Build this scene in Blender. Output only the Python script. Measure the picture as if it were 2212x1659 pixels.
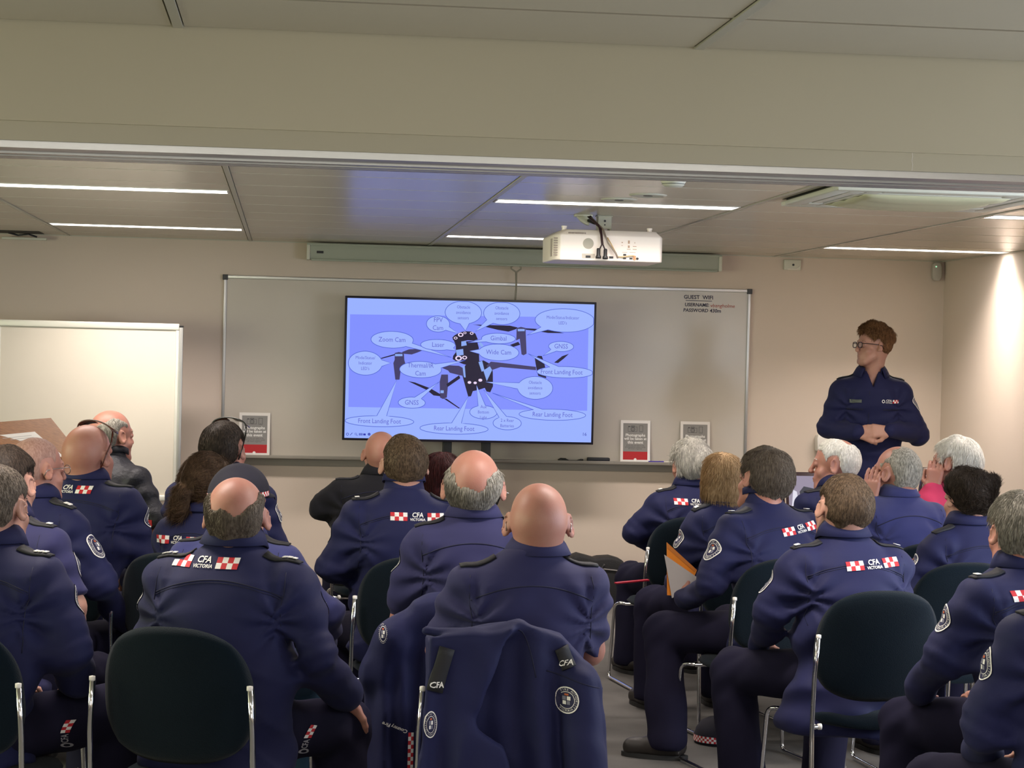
import bpy, bmesh, math, random
import numpy as np
from mathutils import Vector, Matrix
from mathutils.bvhtree import BVHTree

for o in list(bpy.data.objects): bpy.data.objects.remove(o)
S = bpy.context.scene
COL = S.collection
PI = math.pi

# ------------------------------------------------------------------ camera
IMG_W, IMG_H, FOC = 2212.0, 1659.0, 4345.5
YAW, PITCH, ROLL, CAMZ = 0.1117, -0.0144, 0.0238, 1.6735
fw = Vector((math.sin(YAW)*math.cos(PITCH), math.cos(YAW)*math.cos(PITCH), math.sin(PITCH)))
rt = Vector((math.cos(YAW), -math.sin(YAW), 0)); up = rt.cross(fw)
rt2 = rt*math.cos(ROLL)+up*math.sin(ROLL); up2 = up*math.cos(ROLL)-rt*math.sin(ROLL)
cam = bpy.data.cameras.new('camera'); cam.sensor_width = 36; cam.lens = 36*FOC/IMG_W
cam.clip_start = .05; cam.clip_end = 100
co = bpy.data.objects.new('camera', cam); COL.objects.link(co)
co.matrix_world = Matrix(((rt2.x, up2.x, -fw.x, 0), (rt2.y, up2.y, -fw.y, 0), (rt2.z, up2.z, -fw.z, CAMZ), (0, 0, 0, 1)))
S.camera = co

# ------------------------------------------------------------------ look, world, large lights
S.view_settings.view_transform = 'Standard'; S.view_settings.look = 'None'
S.view_settings.gamma = 1; S.view_settings.use_curve_mapping = False
S.view_settings.exposure = 0.0
w = bpy.data.worlds.new('world'); S.world = w; w.use_nodes = True
bg = w.node_tree.nodes['Background']; bg.inputs[0].default_value = (.75, .85, 1, 1); bg.inputs[1].default_value = .06

def area_light(name, loc, rot, sx, sy, power, color, spread=180):
    l = bpy.data.lights.new(name, 'AREA'); l.shape = 'RECTANGLE'; l.size = sx; l.size_y = sy
    l.energy = power; l.color = color; l.spread = math.radians(spread)
    o = bpy.data.objects.new(name, l); o.location = loc; o.rotation_euler = rot; COL.objects.link(o)
    o['kind'] = 'light'
    return o
# daylight through the windows of the right wall (near half of the room)
area_light('window_and_fill_light', (4.48, 5.2, 1.45), (0, PI/2, 0), 1.2, 4.6, 170, (.74, .84, 1.0))
area_light('window_and_fill_light', (-4.9, 6.0, 1.5), (0, -PI/2, 0), 1.2, 6.0, 210, (.90, .95, .66))  # unseen side light added at left, tinted for the yellow-green cast
area_light('window_and_fill_light', (0.3, -2.9, 1.5), (PI/2, 0, 0), 6.0, 1.3, 70, (1.0, .96, .86))  # unseen fill light added behind the camera
# warm downlight that grazes the right wall
sp = bpy.data.lights.new('wall_downlight', 'SPOT'); sp.energy = 14; sp.spot_size = math.radians(95); sp.spot_blend = .7
sp.color = (1, .78, .52); sp.shadow_soft_size = .03
so = bpy.data.objects.new('wall_downlight', sp); so.location = (4.38, 12.2, 2.37); COL.objects.link(so)

# ------------------------------------------------------------------ materials
def lin(c):
    c = c/255.0
    return c/12.92 if c <= .04045 else ((c+.055)/1.055)**2.4
def rgb(r, g, b): return (lin(r), lin(g), lin(b), 1)
MATS = {}
def mat(name, color, rough=.6, metal=0, noise=None, bump=None, spec=.5, emit=None, alpha=None, sheen=0, trans=0, coat=0, attr=None):
    """noise=(scale, amount[, stretch xyz]); bump=(scale, strength, distance[, stretch])"""
    if name in MATS: return MATS[name]
    m = bpy.data.materials.new(name); m.use_nodes = True; nt = m.node_tree; p = nt.nodes['Principled BSDF']
    p.inputs['Base Color'].default_value = color; p.inputs['Roughness'].default_value = rough
    p.inputs['Metallic'].default_value = metal; p.inputs['Specular IOR Level'].default_value = spec
    if sheen: p.inputs['Sheen Weight'].default_value = sheen; p.inputs['Sheen Roughness'].default_value = .6
    if trans: p.inputs['Transmission Weight'].default_value = trans
    if coat: p.inputs['Coat Weight'].default_value = coat; p.inputs['Coat Roughness'].default_value = .15
    if alpha is not None: p.inputs['Alpha'].default_value = alpha
    if emit: p.inputs['Emission Color'].default_value = emit[0]; p.inputs['Emission Strength'].default_value = emit[1]
    def coords(st):
        tc = nt.nodes.new('ShaderNodeTexCoord'); mp = nt.nodes.new('ShaderNodeMapping')
        mp.inputs['Scale'].default_value = st; nt.links.new(tc.outputs['Object'], mp.inputs['Vector']); return mp.outputs[0]
    if noise:
        n = nt.nodes.new('ShaderNodeTexNoise'); n.inputs['Scale'].default_value = noise[0]; n.inputs['Detail'].default_value = 4
        nt.links.new(coords(noise[2] if len(noise) > 2 else (1, 1, 1)), n.inputs['Vector'])
        r = nt.nodes.new('ShaderNodeValToRGB'); a = noise[1]
        r.color_ramp.elements[0].position = .3; r.color_ramp.elements[1].position = .7
        c2 = noise[3] if len(noise) > 3 else None
        if c2: r.color_ramp.elements[0].color = color; r.color_ramp.elements[1].color = c2
        else:
            r.color_ramp.elements[0].color = tuple(x*(1-a) for x in color[:3])+(1,)
            r.color_ramp.elements[1].color = tuple(min(1, x*(1+a)) for x in color[:3])+(1,)
        nt.links.new(n.outputs['Fac'], r.inputs[0]); nt.links.new(r.outputs[0], p.inputs['Base Color'])
    if bump:
        n = nt.nodes.new('ShaderNodeTexNoise'); n.inputs['Scale'].default_value = bump[0]; n.inputs['Detail'].default_value = 5
        nt.links.new(coords(bump[3] if len(bump) > 3 else (1, 1, 1)), n.inputs['Vector'])
        b = nt.nodes.new('ShaderNodeBump'); b.inputs['Strength'].default_value = bump[1]; b.inputs['Distance'].default_value = bump[2]
        nt.links.new(n.outputs['Fac'], b.inputs['Height']); nt.links.new(b.outputs[0], p.inputs['Normal'])
    MATS[name] = m
    return m
def glow(name, color, strength=1.0):
    if name in MATS: return MATS[name]
    m = bpy.data.materials.new(name); m.use_nodes = True; nt = m.node_tree
    p = nt.nodes['Principled BSDF']; p.inputs['Base Color'].default_value = (0.01, .01, .01, 1); p.inputs['Roughness'].default_value = .4
    p.inputs['Specular IOR Level'].default_value = .2
    p.inputs['Emission Color'].default_value = color; p.inputs['Emission Strength'].default_value = strength
    MATS[name] = m
    return m

WALL = mat('wall_paint', (.645, .55, .465, 1), .75, noise=(.8, .03), bump=(180, .08, .002), spec=.3)
CEIL = mat('ceiling_tile', (.56, .515, .42, 1), .25, noise=(1.2, .03), bump=(60, .03, .001), spec=.55)
TEE = mat('ceiling_tee', (.50, .48, .40, 1), .4)
GAP = mat('dark_gap', (.04, .038, .03, 1), .9)
SKIRT = mat('skirting_paint', (.66, .61, .52, 1), .5)
CARPET = mat('grey_carpet', (.125, .118, .110, 1), .95, noise=(2.2, .22), bump=(420, .6, .004), spec=.1)
ALU = mat('aluminium', (.56, .56, .55, 1), .35, metal=.9, noise=(40, .05, (1, 40, 40)))
CHROME = mat('chrome', (.80, .80, .82, 1), .12, metal=1)
WHITEB = mat('whiteboard_enamel', (.54, .49, .42, 1), .28, noise=(2, .03), coat=.3)
WHITEB2 = mat('mobile_whiteboard_enamel', (.66, .61, .52, 1), .25, noise=(2, .03), coat=.3)
BLACKP = mat('black_plastic', (.012, .012, .014, 1), .45)
DGREY = mat('dark_grey_plastic', (.05, .05, .055, 1), .5)
WHITEP = mat('white_plastic', (.78, .75, .70, 1), .4)
CREAM = mat('cream_plastic', (.62, .62, .52, 1), .45)
PROJW = mat('projector_plastic', (.92, .84, .76, 1), .45)
SCRN_CASE = mat('screen_case_metal', (.36, .39, .32, 1), .45)
TIMBER = mat('lectern_timber', (.30, .125, .04, 1), .62, noise=(9, .22, (1, 12, 12)))
PAPER = mat('paper', (.80, .77, .74, 1), .6)
RED = mat('red_print', (.48, .015, .02, 1), .5)
GREYP = mat('grey_print', (.26, .25, .24, 1), .5)
WHITEC = mat('white_print', (.85, .84, .82, 1), .6)
STRIP = glow('light_strip', (1, .93, .88, 1), 11)

# ------------------------------------------------------------------ object helpers
def tag(o, label=None, cat=None, group=None, kind=None):
    if label: o['label'] = label
    if cat: o['category'] = cat
    if group: o['group'] = group
    if kind: o['kind'] = kind
    return o
def empty(name, loc=(0, 0, 0), rz=0, label=None, cat=None, group=None):
    o = bpy.data.objects.new(name, None); o.empty_display_size = .1; COL.objects.link(o)
    o.location = loc; o.rotation_euler = (0, 0, rz)
    return tag(o, label, cat, group)
class MB:
    def __init__(s): s.v = []; s.f = []; s.m = []
    def add(s, vs, fs, mi=0):
        b = len(s.v); s.v += [tuple(v) for v in vs]; s.f += [tuple(i+b for i in f) for f in fs]; s.m += [mi]*len(fs); return s
    def box(s, x0, x1, y0, y1, z0, z1, mi=0, M=None):
        vs = [Vector((x, y, z)) for x in (x0, x1) for y in (y0, y1) for z in (z0, z1)]
        if M is not None: vs = [M @ v for v in vs]
        return s.add(vs, [(0, 1, 3, 2), (4, 6, 7, 5), (0, 4, 5, 1), (2, 3, 7, 6), (0, 2, 6, 4), (1, 5, 7, 3)], mi)
    def tube(s, pts, r, n=10, mi=0, caps=True):
        pts = [Vector(p) for p in pts]; rs = r if isinstance(r, (list, tuple)) else [r]*len(pts)
        rings = []; prev = None
        for i, p in enumerate(pts):
            t = (pts[min(i+1, len(pts)-1)]-pts[max(i-1, 0)]).normalized()
            if prev is None:
                a = t.orthogonal().normalized()
            else:
                a = (prev-t*prev.dot(t)).normalized()
            prev = a; b = t.cross(a)
            rings.append([p+(a*math.cos(2*PI*k/n)+b*math.sin(2*PI*k/n))*rs[i] for k in range(n)])
        vs = [v for r_ in rings for v in r_]; fs = []
        for i in range(len(pts)-1):
            for k in range(n):
                fs.append((i*n+k, i*n+(k+1) % n, (i+1)*n+(k+1) % n, (i+1)*n+k))
        if caps: fs += [tuple(reversed(range(n))), tuple((len(pts)-1)*n+k for k in range(n))]
        return s.add(vs, fs, mi)
    def lathe(s, prof, c=(0, 0, 0), n=24, mi=0, axis='z'):
        vs = []; fs = []
        for (r, z) in prof:
            for k in range(n):
                a = 2*PI*k/n; x, y = r*math.cos(a), r*math.sin(a)
                q = (x, y, z) if axis == 'z' else ((x, z, y) if axis == 'y' else (z, x, y))
                vs.append((q[0]+c[0], q[1]+c[1], q[2]+c[2]))
        for i in range(len(prof)-1):
            for k in range(n): fs.append((i*n+k, i*n+(k+1) % n, (i+1)*n+(k+1) % n, (i+1)*n+k))
        fs += [tuple(reversed(range(n))), tuple((len(prof)-1)*n+k for k in range(n))]
        return s.add(vs, fs, mi)
    def poly(s, pts, mi=0): return s.add(pts, [tuple(range(len(pts)))], mi)
    def prism(s, pts2, y0, y1, mi=0, M=None):
        """outline in (x, z) extruded along y"""
        n = len(pts2); vs = [Vector((x, y0, z)) for x, z in pts2]+[Vector((x, y1, z)) for x, z in pts2]
        if M is not None: vs = [M @ v for v in vs]
        fs = [tuple(range(n)), tuple(reversed(range(n, 2*n)))]+[(i, i+n, (i+1) % n+n, (i+1) % n) for i in range(n)]
        return s.add(vs, fs, mi)
    def build(s, name, mats, parent=None, smooth=False, bevel=0, label=None, fix=True, solid=0):
        me = bpy.data.meshes.new(name); me.from_pydata(s.v, [], s.f)
        mats = mats if isinstance(mats, (list, tuple)) else [mats]
        for m in mats: me.materials.append(m)
        if len(mats) > 1: me.polygons.foreach_set('material_index', s.m)
        if fix:
            bm = bmesh.new(); bm.from_mesh(me); bmesh.ops.recalc_face_normals(bm, faces=bm.faces); bm.to_mesh(me); bm.free()
        if smooth:
            for p in me.polygons: p.use_smooth = True
        o = bpy.data.objects.new(name, me); COL.objects.link(o)
        if parent: o.parent = parent
        if solid:
            b = o.modifiers.new('solid', 'SOLIDIFY'); b.thickness = solid; b.offset = 0
        if bevel:
            b = o.modifiers.new('bevel', 'BEVEL'); b.width = bevel; b.segments = 3; b.limit_method = 'ANGLE'; b.angle_limit = math.radians(40)
            for p in me.polygons: p.use_smooth = True
        if label: o['label'] = label
        return o
def struct(o): o['kind'] = 'structure'; return o

_fc = {}
def text_mesh(txt, size, bold=False, shear=0.0, res=2):
    """flat lettering: list of 2D verts and faces, centred at the origin"""
    key = (txt, size, bold, shear)
    if key in _fc: return _fc[key]
    cu = bpy.data.curves.new('t', 'FONT'); cu.body = txt; cu.size = size; cu.align_x = 'CENTER'; cu.align_y = 'CENTER'
    cu.resolution_u = res; cu.fill_mode = 'FRONT'; cu.shear = shear
    if bold: cu.offset = size*.022
    ob = bpy.data.objects.new('t', cu); COL.objects.link(ob)
    me = bpy.data.meshes.new_from_object(ob)
    v = [tuple(x.co[:2]) for x in me.vertices]; f = [tuple(p.vertices) for p in me.polygons]
    bpy.data.objects.remove(ob); bpy.data.meshes.remove(me)
    _fc[key] = (v, f); return v, f
def put_text(mb, txt, size, fn, bold=False, mi=0, shear=0.0):
    v, f = text_mesh(txt, size, bold, shear)
    mb.add([fn(a, b) for a, b in v], f, mi)
def copy_tree(o, parent=None):
    c = o.copy(); COL.objects.link(c)
    if parent is not None: c.parent = parent
    for ch in list(o.children): copy_tree(ch, c)
    return c

# ================================================================== THE ROOM
YW, XR, XL, YB, CZ = 13.64, 4.55, -5.0, -3.0, 2.4
struct(MB().box(XL-.1, XR+.1, YB-.1, YW+.1, -.1, 0).build('floor', CARPET))
struct(MB().box(XL-.1, XR+.1, YW, YW+.1, 0, CZ).build('wall_front', WALL))
def wall_with_windows(name, x0, x1, wins):
    mb = MB(); ys = [YB]+[v for a in wins for v in a]+[YW]
    for i in range(0, len(ys), 2): mb.box(x0, x1, ys[i], ys[i+1], 0, CZ)
    for a, b in wins: mb.box(x0, x1, a, b, 0, .85); mb.box(x0, x1, a, b, 2.05, CZ)
    struct(mb.build(name, WALL))
wall_with_windows('wall_right', XR, XR+.1, [(2.9, 7.5)])
wall_with_windows('wall_left', XL-.1, XL, [(3.0, 9.0)])
mb = MB(); mb.box(XL, -2.7, YB-.1, YB, 0, CZ); mb.box(3.3, XR, YB-.1, YB, 0, CZ); mb.box(-2.7, 3.3, YB-.1, YB, 0, .85); mb.box(-2.7, 3.3, YB-.1, YB, 2.15, CZ)
struct(mb.build('wall_back', WALL))
GLASS = mat('window_glass', (.85, .9, .9, 1), .05, trans=1, spec=.5)
for k, (x, a, b) in enumerate([(XR+.05, 2.9, 7.5), (XL-.05, 3.0, 9.0)]):
    m = MB(); n = 4; st = (b-a)/n
    for i in range(n+1): m.box(x-.03, x+.03, a+i*st-.025, a+i*st+.025, .85, 2.05)
    m.box(x-.03, x+.03, a, b, .85, .9); m.box(x-.03, x+.03, a, b, 2.0, 2.05)
    r = struct(m.build('window_%d' % (k+1), ALU)); MB().box(x-.004, x+.004, a, b, .9, 2.0).build('pane', GLASS, r)
m = MB()
for i in range(5): m.box(-2.7+i*1.5-.025, -2.7+i*1.5+.025, YB-.08, YB-.02, .85, 2.15)
r = struct(m.build('window_3', ALU)); MB().box(-2.7, 3.3, YB-.055, YB-.045, .85, 2.15).build('pane', GLASS, r)
# ceiling: lay-in tiles 1.2 x 0.6 with reveal grooves between them, flat tees every 1.2 m
struct(MB().box(XL-.1, XR+.1, YB-.1, YW+.1, CZ+.02, CZ+.12).build('trim_1', GAP))
tiles = MB(); tees = MB(); X0 = -.262; xs = [X0+1.2*k for k in range(-4, 5)]
ROW0 = 12.015; yl = sorted([ROW0+.6*k for k in range(-26, 3)]); yl = [y for y in yl if YB < y < YW]
def tile_rows(lo, hi):
    e = [lo]+[y for y in yl if lo+.05 < y < hi-.05]+[hi]
    for i in range(len(xs)+1):
        a = XL if i == 0 else xs[i-1]+.012; b = XR if i == len(xs) else xs[i]-.012
        if b-a < .03: continue
        for j in range(len(e)-1):
            y0, y1 = e[j], e[j+1]
            holes = [(sx0, sy0, sx1, sy1) for (sx0, sy0, sx1, sy1) in HOLES if sx0 < b and sx1 > a and sy0 < y1 and sy1 > y0]
            if not holes: tiles.box(a+.003, b-.003, y0+.010, y1-.008, CZ, CZ+.018)
            else:
                sx0, sy0, sx1, sy1 = holes[0]; c0, c1 = max(sy0, y0+.005), min(sy1, y1-.004)
                if c0 > y0+.01: tiles.box(a+.003, b-.003, y0+.005, c0, CZ, CZ+.018)
                if c1 < y1-.01: tiles.box(a+.003, b-.003, c1, y1-.004, CZ, CZ+.018)
                if sx0 > a+.01: tiles.box(a+.003, sx0, c0, c1, CZ, CZ+.018)
                if sx1 < b-.01: tiles.box(sx1, b-.003, c0, c1, CZ, CZ+.018)
LX = [(-1.44, -.285), (.96, 2.12), (3.36, 4.53)]; LY = [12.40, 9.45, 6.45, 3.05, .05]
HOLES = [(a, y-.09, b, y+.09) for a, b in LX for y in LY]+[(2.19, 7.92, 3.13, 8.86)]
BY0, BY1 = 4.63, 4.93
tile_rows(BY1, YW); tile_rows(YB, BY0)
struct(tiles.build('ceiling', CEIL))
for x in xs: tees.box(x-.010, x+.012, YB, BY0, CZ-.004, CZ+.015); tees.box(x-.010, x+.012, BY1, YW, CZ-.004, CZ+.015)
struct(tees.build('trim_2', TEE))
# dropped beam with the head track of a folding wall
struct(MB().box(XL, XR, BY0, BY1, 2.175, CZ+.02).build('trim_3', mat('beam_paint', (.61, .565, .43, 1), .7, noise=(.7, .04), spec=.3)))
struct(MB().box(XL, XR, BY0+.012, BY1, 2.132, 2.178).build('trim_4', mat('beam_lip_paint', (.58, .54, .415, 1), .65)))
m = MB(); m.box(XL, XR, BY0+.022, BY0+.10, 2.116, 2.134)
m.box(XL, XR, BY0+.12, BY0+.15, 2.112, 2.134); m.box(XL, XR, BY0+.19, BY0+.22, 2.112, 2.134); m.box(XL, XR, BY1-.045, BY1-.01, 2.114, 2.134)
struct(m.build('trim_5', ALU))
# hairline crack in the beam paint
m = MB()
cr = [(0, .0), (.001, -.008), (-.0005, -.018), (.0015, -.028), (0.0, -.042)]
m.tube([(1.462+a, BY0+.0125, 2.175+b) for a, b in cr], .0012, 5); struct(m.build('trim_6', WHITEP))
struct(MB().box(XL, XR, YW-.012, YW, 0, .085).build('baseboard_front', SKIRT, bevel=.004))
struct(MB().box(XR-.012, XR, YB, YW-.012, 0, .085).build('baseboard_right', SKIRT, bevel=.004))
struct(MB().box(XL, XL+.012, YB, YW-.012, 0, .085).build('baseboard_left', SKIRT, bevel=.004))
m = MB(); m.box(XL, XR, YW-.014, YW, CZ-.006, CZ+.001); m.box(XR-.014, XR, YB, YW, CZ-.006, CZ+.001)
struct(m.build('trim_7', TEE))

# ------------------------------------------------------------------ ceiling lights
posn = {(0, 0): 'far row by the front wall, over the mobile whiteboard', (1, 0): 'far row by the front wall, half hidden by the projector', (2, 0): 'far row by the front wall, at the right-hand wall',
        (0, 1): 'at the left end of the row behind the beam', (1, 1): 'passing just above the projector', (2, 1): 'beside the air conditioner at the right edge'}
for j, y in enumerate(LY):
    for i, (a, b) in enumerate(LX):
        if j > 1: lab = 'recessed light strip in the ceiling on the camera side of the beam'
        else: lab = 'recessed white light strip, '+posn[(i, j)]
        r = empty('ceiling_light', ((a+b)/2, y, CZ), 0, lab, 'ceiling light', 'recessed light strips'+('' if j < 2 else ' nearer the camera'))
        h = (b-a)/2
        m = MB(); m.box(-h, h, -.09, .09, .03, .045); m.box(-h, h, -.09, -.08, -.003, .03); m.box(-h, h, .08, .09, -.003, .03); m.box(-h, -h+.008, -.08, .08, -.003, .03); m.box(h-.008, h, -.08, .08, -.003, .03)
        m.build('housing', WHITEP, r)
        MB().box(-h+.008, h-.008, -.08, .08, .0, .012).build('diffuser', STRIP, r)
        al = area_light('strip_lamp', ((a+b)/2, y, CZ-.006), (0, 0, 0), 2*h-.03, .15, (25, 22, 27, 14, 9)[j], (1, .885, .81), 124 if j == 0 else 150)

# ------------------------------------------------------------------ ceiling cassette air conditioner
ac = empty('air_conditioner', (2.66, 8.39, CZ), 0, 'square ceiling air conditioner cassette with four slots and a bulging centre grille', 'air conditioner')
m = MB(); H = .47
outer = [(-H, -H), (H, -H), (H, H), (-H, H)]
for sx0, sx1, sy0, sy1 in [(-H, H, -H, -.40), (-H, H, .40, H), (-H, -.40, -.40, .40), (.40, H, -.40, .40), (-.33, .33, -.33, .33),
                           (-.40, -.33, -.40, -.26), (-.40, -.33, .26, .40), (.33, .40, -.40, -.26), (.33, .40, .26, .40), (-.33, -.26, -.40, -.33), (.26, .33, -.40, -.33), (-.33, -.26, .33, .40), (.26, .33, .33, .40)]:
    m.box(sx0, sx1, sy0, sy1, -.03, -.008)
m.build('panel', CREAM, ac, bevel=.006)
MB().box(-.45, .45, -.45, .45, -.006, .10).build('slot_lining', mat('ac_dark', (.03, .028, .02, 1), .8), ac)
for (a, b, c, d) in [(-.25, .25, -.385, -.345), (-.25, .25, .345, .385), (-.385, -.345, -.25, .25), (.345, .385, -.25, .25)]:
    MB().box(a, b, c, d, -.028, -.022).build('louvre', CREAM, ac)
g = MB(); n = 13
for i in range(n):
    for j in range(n):
        x, y = (-1+2*i/(n-1)), (-1+2*j/(n-1)); z = -.032-.022*(1-x**4)*(1-y**4)-.0035*math.cos(y*9)
        g.v.append((x*.31, y*.31, z))
for i in range(n-1):
    for j in range(n-1): g.f.append((i*n+j, i*n+j+1, (i+1)*n+j+1, (i+1)*n+j)); g.m.append(0)
g.build('grille', mat('ac_grille', (.56, .55, .36, 1), .5), ac, smooth=True, solid=.004)

o = empty('smoke_detector', (1.531, 7.99, CZ), 0, 'small round smoke detector on the ceiling between beam and projector', 'smoke detector')
MB().lathe([(.0, 0), (.05, 0), (.052, -.012), (.045, -.022), (.045, -.026), (.036, -.034), (.0, -.036)]).build('housing', CREAM, o, smooth=True)
MB().lathe([(.047, -.0225), (.047, -.0245), (.03, -.0245)]).build('vent_ring', DGREY, o)
for (x, y, r0, lab) in [(1.58, 8.84, .085, 'round flush ceiling speaker nearer the beam, left of the smoke detector'), (1.50, 9.14, .085, 'round flush ceiling speaker next to the long light strip')]:
    o = empty('ceiling_speaker', (x, y, CZ), 0, lab, 'ceiling speaker', 'round ceiling speakers')
    MB().lathe([(0, -.004), (r0-.02, -.004), (r0-.012, -.008), (r0, -.002), (r0, .002)], n=32).build('rim', CREAM, o, smooth=True)
    MB().lathe([(0, -.0065), (.02, -.006), (.022, -.004)], n=20).build('cone', DGREY, o)

o = empty('ceiling_hatch', (-1.75, 13.42, CZ), 0, 'hanging open ceiling hatch with dark gap at the far left by the front wall', 'ceiling hatch')
MB().box(-.14, .14, -.15, .12, -.004, .0).build('opening', GAP, o)
MB().box(-.13, .16, .10, .13, -.045, -.028).build('flap', CREAM, o, bevel=.003)
m = MB(); m.tube([(-.08, .05, -.004), (-.02, .07, -.018), (.05, .06, -.01), (.10, .08, -.026)], .006, 6); m.build('wires', BLACKP, o)

# ------------------------------------------------------------------ whiteboard on the wall
wb = empty('whiteboard', (1.37, YW, 1.585), 0, 'long aluminium framed whiteboard fixed to the front wall behind the television', 'whiteboard')
bw, bh = 1.8, .575
MB().box(-bw+.01, bw-.01, -.016, -.002, -bh-.054, bh-.01).build('board', WHITEB, wb)
m = MB(); m.box(-bw, bw, -.026, -.002, bh-.018, bh+.004); m.box(-bw, -bw+.02, -.026, -.002, -bh-.054, bh-.018); m.box(bw-.02, bw, -.026, -.002, -bh-.054, bh-.018)
m.build('frame', ALU, wb, bevel=.003)
for s in (-1, 1): MB().box(s*(bw-.008)-.018, s*(bw-.008)+.018, -.03, -.001, bh-.028, bh+.008).build('corner_cap', DGREY, wb, bevel=.004)
m = MB(); m.box(-bw, bw, -.10, -.002, -bh-.064, -bh-.056); m.box(-bw, bw, -.104, -.098, -bh-.066, -bh-.044); m.box(-bw, bw, -.012, -.002, -bh-.118, -bh-.055)
m.build('pen_tray', mat('tray_grey', (.30, .275, .24, 1), .5, metal=.3), wb, bevel=.002)
# handwriting
PEN = mat('pen_ink', (.02, .018, .05, 1), .5); PENR = mat('red_pen_ink', (.42, .06, .03, 1), .5)
fn = lambda ox, oz: (lambda a, b: (ox+a-1.37, -.0172, oz+b-1.585))
m = MB(); put_text(m, 'GUEST  WIFI', .037, fn(2.806, 2.100), True, shear=-.08)
m.box(2.716-1.37, 2.900-1.37, -.0175, -.0168, 2.075-1.585, 2.079-1.585)
put_text(m, 'USERNAME:', .033, fn(2.795, 2.048), True, shear=.1); put_text(m, 'PASSWORD  :', .033, fn(2.800, 2.010), True, shear=.1)
put_text(m, '430m', .035, fn(2.925, 2.010), True, shear=.1)
m.build('handwriting', PEN, wb, fix=False, label='dark handwritten guest wifi note')
m = MB(); put_text(m, 'vbangholme', .036, fn(2.975, 2.046), shear=.12); m.build('handwriting', PENR, wb, fix=False, label='red handwritten user name')

TZ = 1.585-.575-.056
def poster(x, lab, flare):
    o = empty('notice', (x, YW-.045, TZ), 0, lab, 'notice', 'laminated photography notices on the pen tray')
    o.rotation_euler = (math.radians(-4), 0, 0)
    W2, H2 = .103, .292
    MB().box(-W2, W2, -.001, .001, 0, H2).build('laminate', mat('laminate', (.80, .76, .72, 1), .15, coat=.6), o)
    f = lambda z, y=-.0016: (lambda a, b: (a, y, z+b))
    m = MB(); m.box(-.085, .085, -.0015, -.001, .078, .272); m.build('grey_panel', GREYP, o)
    MB().box(-.085, .085, -.0015, -.001, .022, .078).build('red_panel', RED, o)
    m = MB(); put_text(m, 'Photographs', .027, f(.190), True); put_text(m, 'will be taken at', .025, f(.166), True); put_text(m, 'this event', .027, f(.141), True)
    m.build('heading', WHITEC, o, fix=False)
    m = MB()
    put_text(m, 'If you do not wish to be', .0125, f(.120)); put_text(m, 'photographed, please notify', .0125, f(.109)); put_text(m, 'the event organiser', .0125, f(.098))
    def ring(cx, cz, r, t, n=20):
        vs = []; fs = []
        for k in range(n):
            a = 2*PI*k/n; vs += [(cx+r*math.cos(a), -.0018, cz+r*math.sin(a)), (cx+(r+t)*math.cos(a), -.0018, cz+(r+t)*math.sin(a))]
        for k in range(n): q = (k+1) % n; fs.append((2*k, 2*k+1, 2*q+1, 2*q))
        m.add(vs, fs)
    def rect(x0, x1, z0, z1, t=.002):
        for (a, b, c, d) in [(x0, x1, z0, z0+t), (x0, x1, z1-t, z1), (x0, x0+t, z0, z1), (x1-t, x1, z0, z1)]: m.box(a, b, -.002, -.0016, c, d)
    rect(-.052, .012, .215, .248); ring(-.018, .231, .012, .003); ring(-.018, .231, .006, .002); rect(-.03, -.006, .248, .256); rect(-.05, -.038, .248, .252)
    rect(.026, .052, .213, .257); ring(.039, .218, .0015, .001)
    m.build('printed_symbols', DGREY, o, fix=False)
    m = MB(); m.lathe([(0, -.0022), (.010, -.0022), (.010, -.0012)], (0, 0, .023), 16, axis='y'); m.build('crest', WHITEC, o)
poster(-.205, 'laminated photography notice left of the television, partly behind a dark-haired head', 0)
poster(2.386, 'laminated photography notice on the pen tray right of the television, fully in view', 1)
poster(2.803, 'laminated photography notice on the tray half hidden by a grey-haired head', 1)
# things on the pen tray
g = empty('safety_glasses', (1.945, YW-.07, TZ), 0, 'black framed glasses lying on the pen tray below the television', 'glasses')
m = MB(); m.tube([(-.09, .02, .012), (-.075, 0, .022), (-.045, -.01, .018), (-.02, -.012, .008), (.03, -.012, .008), (.06, -.01, .018), (.075, 0, .016)], .006, 8); m.build('frame', BLACKP, g, smooth=True)
m = MB(); m.box(-.085, -.04, -.006, .012, .004, .026); m.box(.045, .075, -.006, .012, .004, .02); m.build('lens', BLACKP, g, bevel=.004)
e = empty('board_eraser', (2.128, YW-.065, TZ), 0, 'black whiteboard eraser lying on the pen tray', 'eraser')
MB().box(-.078, .078, -.022, .022, .008, .034).build('grip', mat('eraser_body', (.02, .022, .03, 1), .6), e, bevel=.008)
MB().box(-.076, .076, -.02, .02, 0, .009).build('felt', DGREY, e)
BLUEP = mat('blue_marker', (.04, .02, .35, 1), .4)
def marker(x, capm, bodym, lab):
    o = empty('marker_pen', (x, YW-.07, TZ+.009), 0, lab, 'marker pen', 'marker pens on the tray')
    MB().lathe([(0, -.05), (.009, -.05), (.009, .02), (.008, .022)], axis='x', n=14).build('barrel', bodym, o, smooth=True)
    MB().lathe([(.0095, .02), (.0095, .055), (.006, .06), (0, .06)], axis='x', n=14).build('cap', capm, o, smooth=True)
marker(2.525, BLUEP, BLUEP, 'blue marker pen on the tray beside the notice')
marker(2.625, WHITEP, WHITEP, 'white marker pen on the tray between two notices')

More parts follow.
